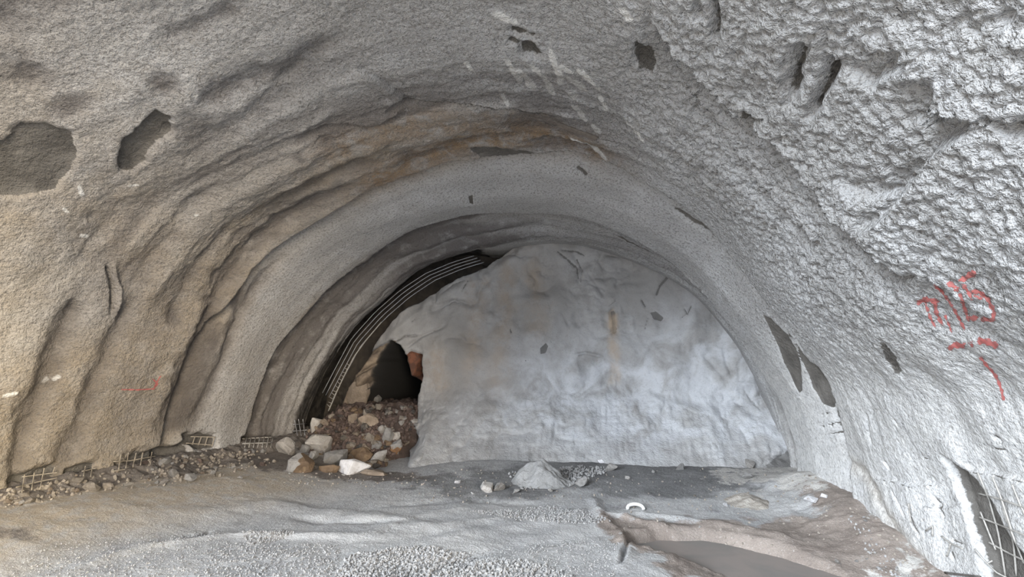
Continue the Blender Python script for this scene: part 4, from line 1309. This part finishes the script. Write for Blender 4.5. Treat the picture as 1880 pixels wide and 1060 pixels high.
tag(tube_o, 'thin dark steel rod lying at the bottom edge under the torn lining', 'rod')


# bars of the bare support arch in the slot between lining and end face
def slot_line(px, Y, n=26):
    return [Vector(at_depth(u, v, Y)) for u, v in densify(px, n)]


gird = empty('support_arch', at_depth(600, 760, 8.96))
tag(gird, 'bare steel support arch bars curving through the dark slot left of the end face', 'support arch')
for off, Y in [((0, 0), 8.97), ((6, 4), 8.99), ((12, 8), 9.02), ((18, 12), 9.05)]:
    tube('bar', slot_line([(x + off[0], y + off[1]) for x, y in [(592, 722), (614, 680), (645, 622), (690, 572), (735, 533), (780, 503), (830, 482), (870, 470)]], Y), 0.007, M_BAR, gird)
sp = empty('spiked_bar', at_depth(603, 752, 9.0))
tag(sp, 'long pale bar with short tie wires along the left edge of the end face', 'steel bar')
spts = slot_line([(603, 755), (618, 720), (632, 690), (650, 655), (672, 625), (700, 592)], 9.02)
tube('bar', spts, 0.011, M_WIRE, sp)
for k in range(1, 13):
    p = spts[k]
    tube('tie_wire', [p, p + Vector((-0.045 - 0.03 * rnd.random(), -0.01, 0.02 + 0.04 * rnd.random()))], 0.005, M_WIRE, sp)

# ------------------------------------------------------------------ plank in the roof
pl = [hit(u, v, [shell_bvh]) for u, v in [(1025, 226), (1058, 240), (1098, 253)]]
pa, pb = pl[0][0], pl[2][0]
nrm = (Vector(CAM) - pl[1][0]).normalized()
nrm = Vector(pl[1][1])
if nrm.dot(Vector(CAM) - pl[1][0]) < 0: nrm = -nrm
ax = (pb - pa).normalized()
sd_ = ax.cross(nrm).normalized()
cc = (pa + pb) / 2 + nrm * 0.015
L_ = (pb - pa).length / 2
vv, ff = [], []
for sx in (-1, 1):
    for sy in (-1, 1):
        for sz in (-1, 1):
            vv.append(cc + ax * sx * L_ * (1 - 0.03 * sy) + sd_ * sy * 0.028 + nrm * sz * 0.014)
bm = bmesh.new()
for v in vv: bm.verts.new(v)
bmesh.ops.convex_hull(bm, input=bm.verts[:])
bmesh.ops.bevel(bm, geom=bm.edges[:], offset=0.004, segments=1, affect='EDGES')
me = bpy.data.meshes.new('steel_strip')
bm.to_mesh(me)
bm.free()
me.materials.append(M_PLATE)
po = bpy.data.objects.new('steel_strip', me)
COL.objects.link(po)
tag(po, 'flat dark steel strip stuck to the roof lining below the white scuffs', 'steel strip')


# ------------------------------------------------------------------ red paint marks
def paint(name, strokes, label, n=40, wid=1.0):
    """brush strokes as a thin skin of paint lying on the grain of the lining"""
    V, Fc, cov = [], [], []
    for px, w, amt in strokes:
        L = np.hypot(*np.diff(np.array(px, float), axis=0).T).sum()
        nn = max(6, int(L / 2.0))
        line = densify(px, nn)
        m = 9
        b0 = len(V)
        for i, (u, v) in enumerate(line):
            a, b = line[max(i - 1, 0)], line[min(i + 1, nn - 1)]
            t = (b - a) / max(np.hypot(*(b - a)), 1e-6)
            q = np.array([-t[1], t[0]])
            for k in range(m):
                s = (k / (m - 1) - 0.5) * 2
                ww = 0.85 * w * wid * (0.85 + 0.25 * math.sin(i * 0.9 + b0))
                hh = hit(u + q[0] * s * ww, v + q[1] * s * ww, [shell_bvh])
                nr = hh[1] if hh[1].dot(Vector(CAM) - hh[0]) > 0 else -hh[1]
                V.append(hh[0] + nr * 0.0035)
                e = min(i, nn - 1 - i) / 3.0
                cov.append(amt * max(0.0, 1 - abs(s) ** 3) * min(1, 0.45 + e * 0.5))
        for i in range(nn - 1):
            for k in range(m - 1):
                Fc.append((b0 + i * m + k, b0 + i * m + k + 1, b0 + (i + 1) * m + k + 1, b0 + (i + 1) * m + k))
    o = mesh_obj(name, V, Fc, M_PAINT)
    at = o.data.attributes.new('cover', 'FLOAT', 'POINT')
    at.data.foreach_set('value', cov)
    tag(o, label, 'painted mark')
    return o


Zm = lambda pts: [(1340 + x / 3.1185, 460 + y / 3.1176) for x, y in pts]
paint('painted_mark', [
    (Zm([(1068, 302), (1120, 280), (1165, 288), (1205, 292)]), 8, 0.95), (Zm([(1122, 300), (1145, 375), (1178, 440)]), 5, 0.8), (Zm([(1175, 292), (1185, 360), (1222, 430)]), 6, 0.85),
    (Zm([(1165, 195), (1215, 235), (1265, 300), (1310, 380), (1352, 465)]), 5, 0.8), (Zm([(1225, 350), (1250, 410), (1278, 475)]), 4, 0.65),
    (Zm([(1240, 190), (1270, 195), (1318, 235)]), 8, 0.95), (Zm([(1318, 235), (1335, 300), (1360, 375), (1385, 405)]), 6, 0.85), (Zm([(1360, 400), (1400, 385), (1435, 378)]), 8, 0.95),
    (Zm([(1310, 172), (1350, 160), (1395, 120), (1402, 150)]), 8, 0.95), (Zm([(1330, 185), (1375, 250), (1392, 285)]), 6, 0.85),
    (Zm([(1375, 235), (1430, 235), (1480, 280), (1512, 340), (1512, 395), (1475, 395)]), 7, 0.95), (Zm([(1440, 385), (1460, 395), (1500, 392)]), 8, 0.9), (Zm([(1385, 255), (1430, 268), (1460, 272)]), 6, 0.7)],
    'large red hand-painted survey characters on the right wall')
paint('painted_mark', [(Zm([(1250, 568), (1285, 540), (1350, 545)]), 9, 1.0), (Zm([(1378, 520), (1392, 560)]), 7, 0.95), (Zm([(1415, 515), (1470, 520), (1540, 548)]), 10, 1.0)],
      'row of short red painted dashes under the survey characters')
paint('painted_mark', [(Zm([(1432, 605), (1470, 655), (1520, 710), (1545, 760), (1572, 860)]), 5, 0.95)], 'thin red painted line running down below the dashes')
paint('painted_mark', [([(222, 715), (250, 716), (286, 714)], 2.2, 0.95), ([(278, 695), (290, 705), (282, 712), (295, 690)], 2.4, 0.95)], 'faint dark red scribble low on the left wall')


# ------------------------------------------------------------------ litter
def ring_scrap():
    loc, nor, dist = hit(1167, 937, [g_bvh])
    pts = [Vector(loc) + Vector((0.085 * math.cos(t), 0.05 * math.sin(t), 0.02 + 0.03 * math.sin(t))) for t in np.linspace(-0.2, 3.4, 14)]
    o = tube('plastic_scrap', pts, 0.018, M_SCRAP, None, 8)
    tag(o, 'curved white plastic scrap on the brown mud right of centre', 'scrap')


ring_scrap()
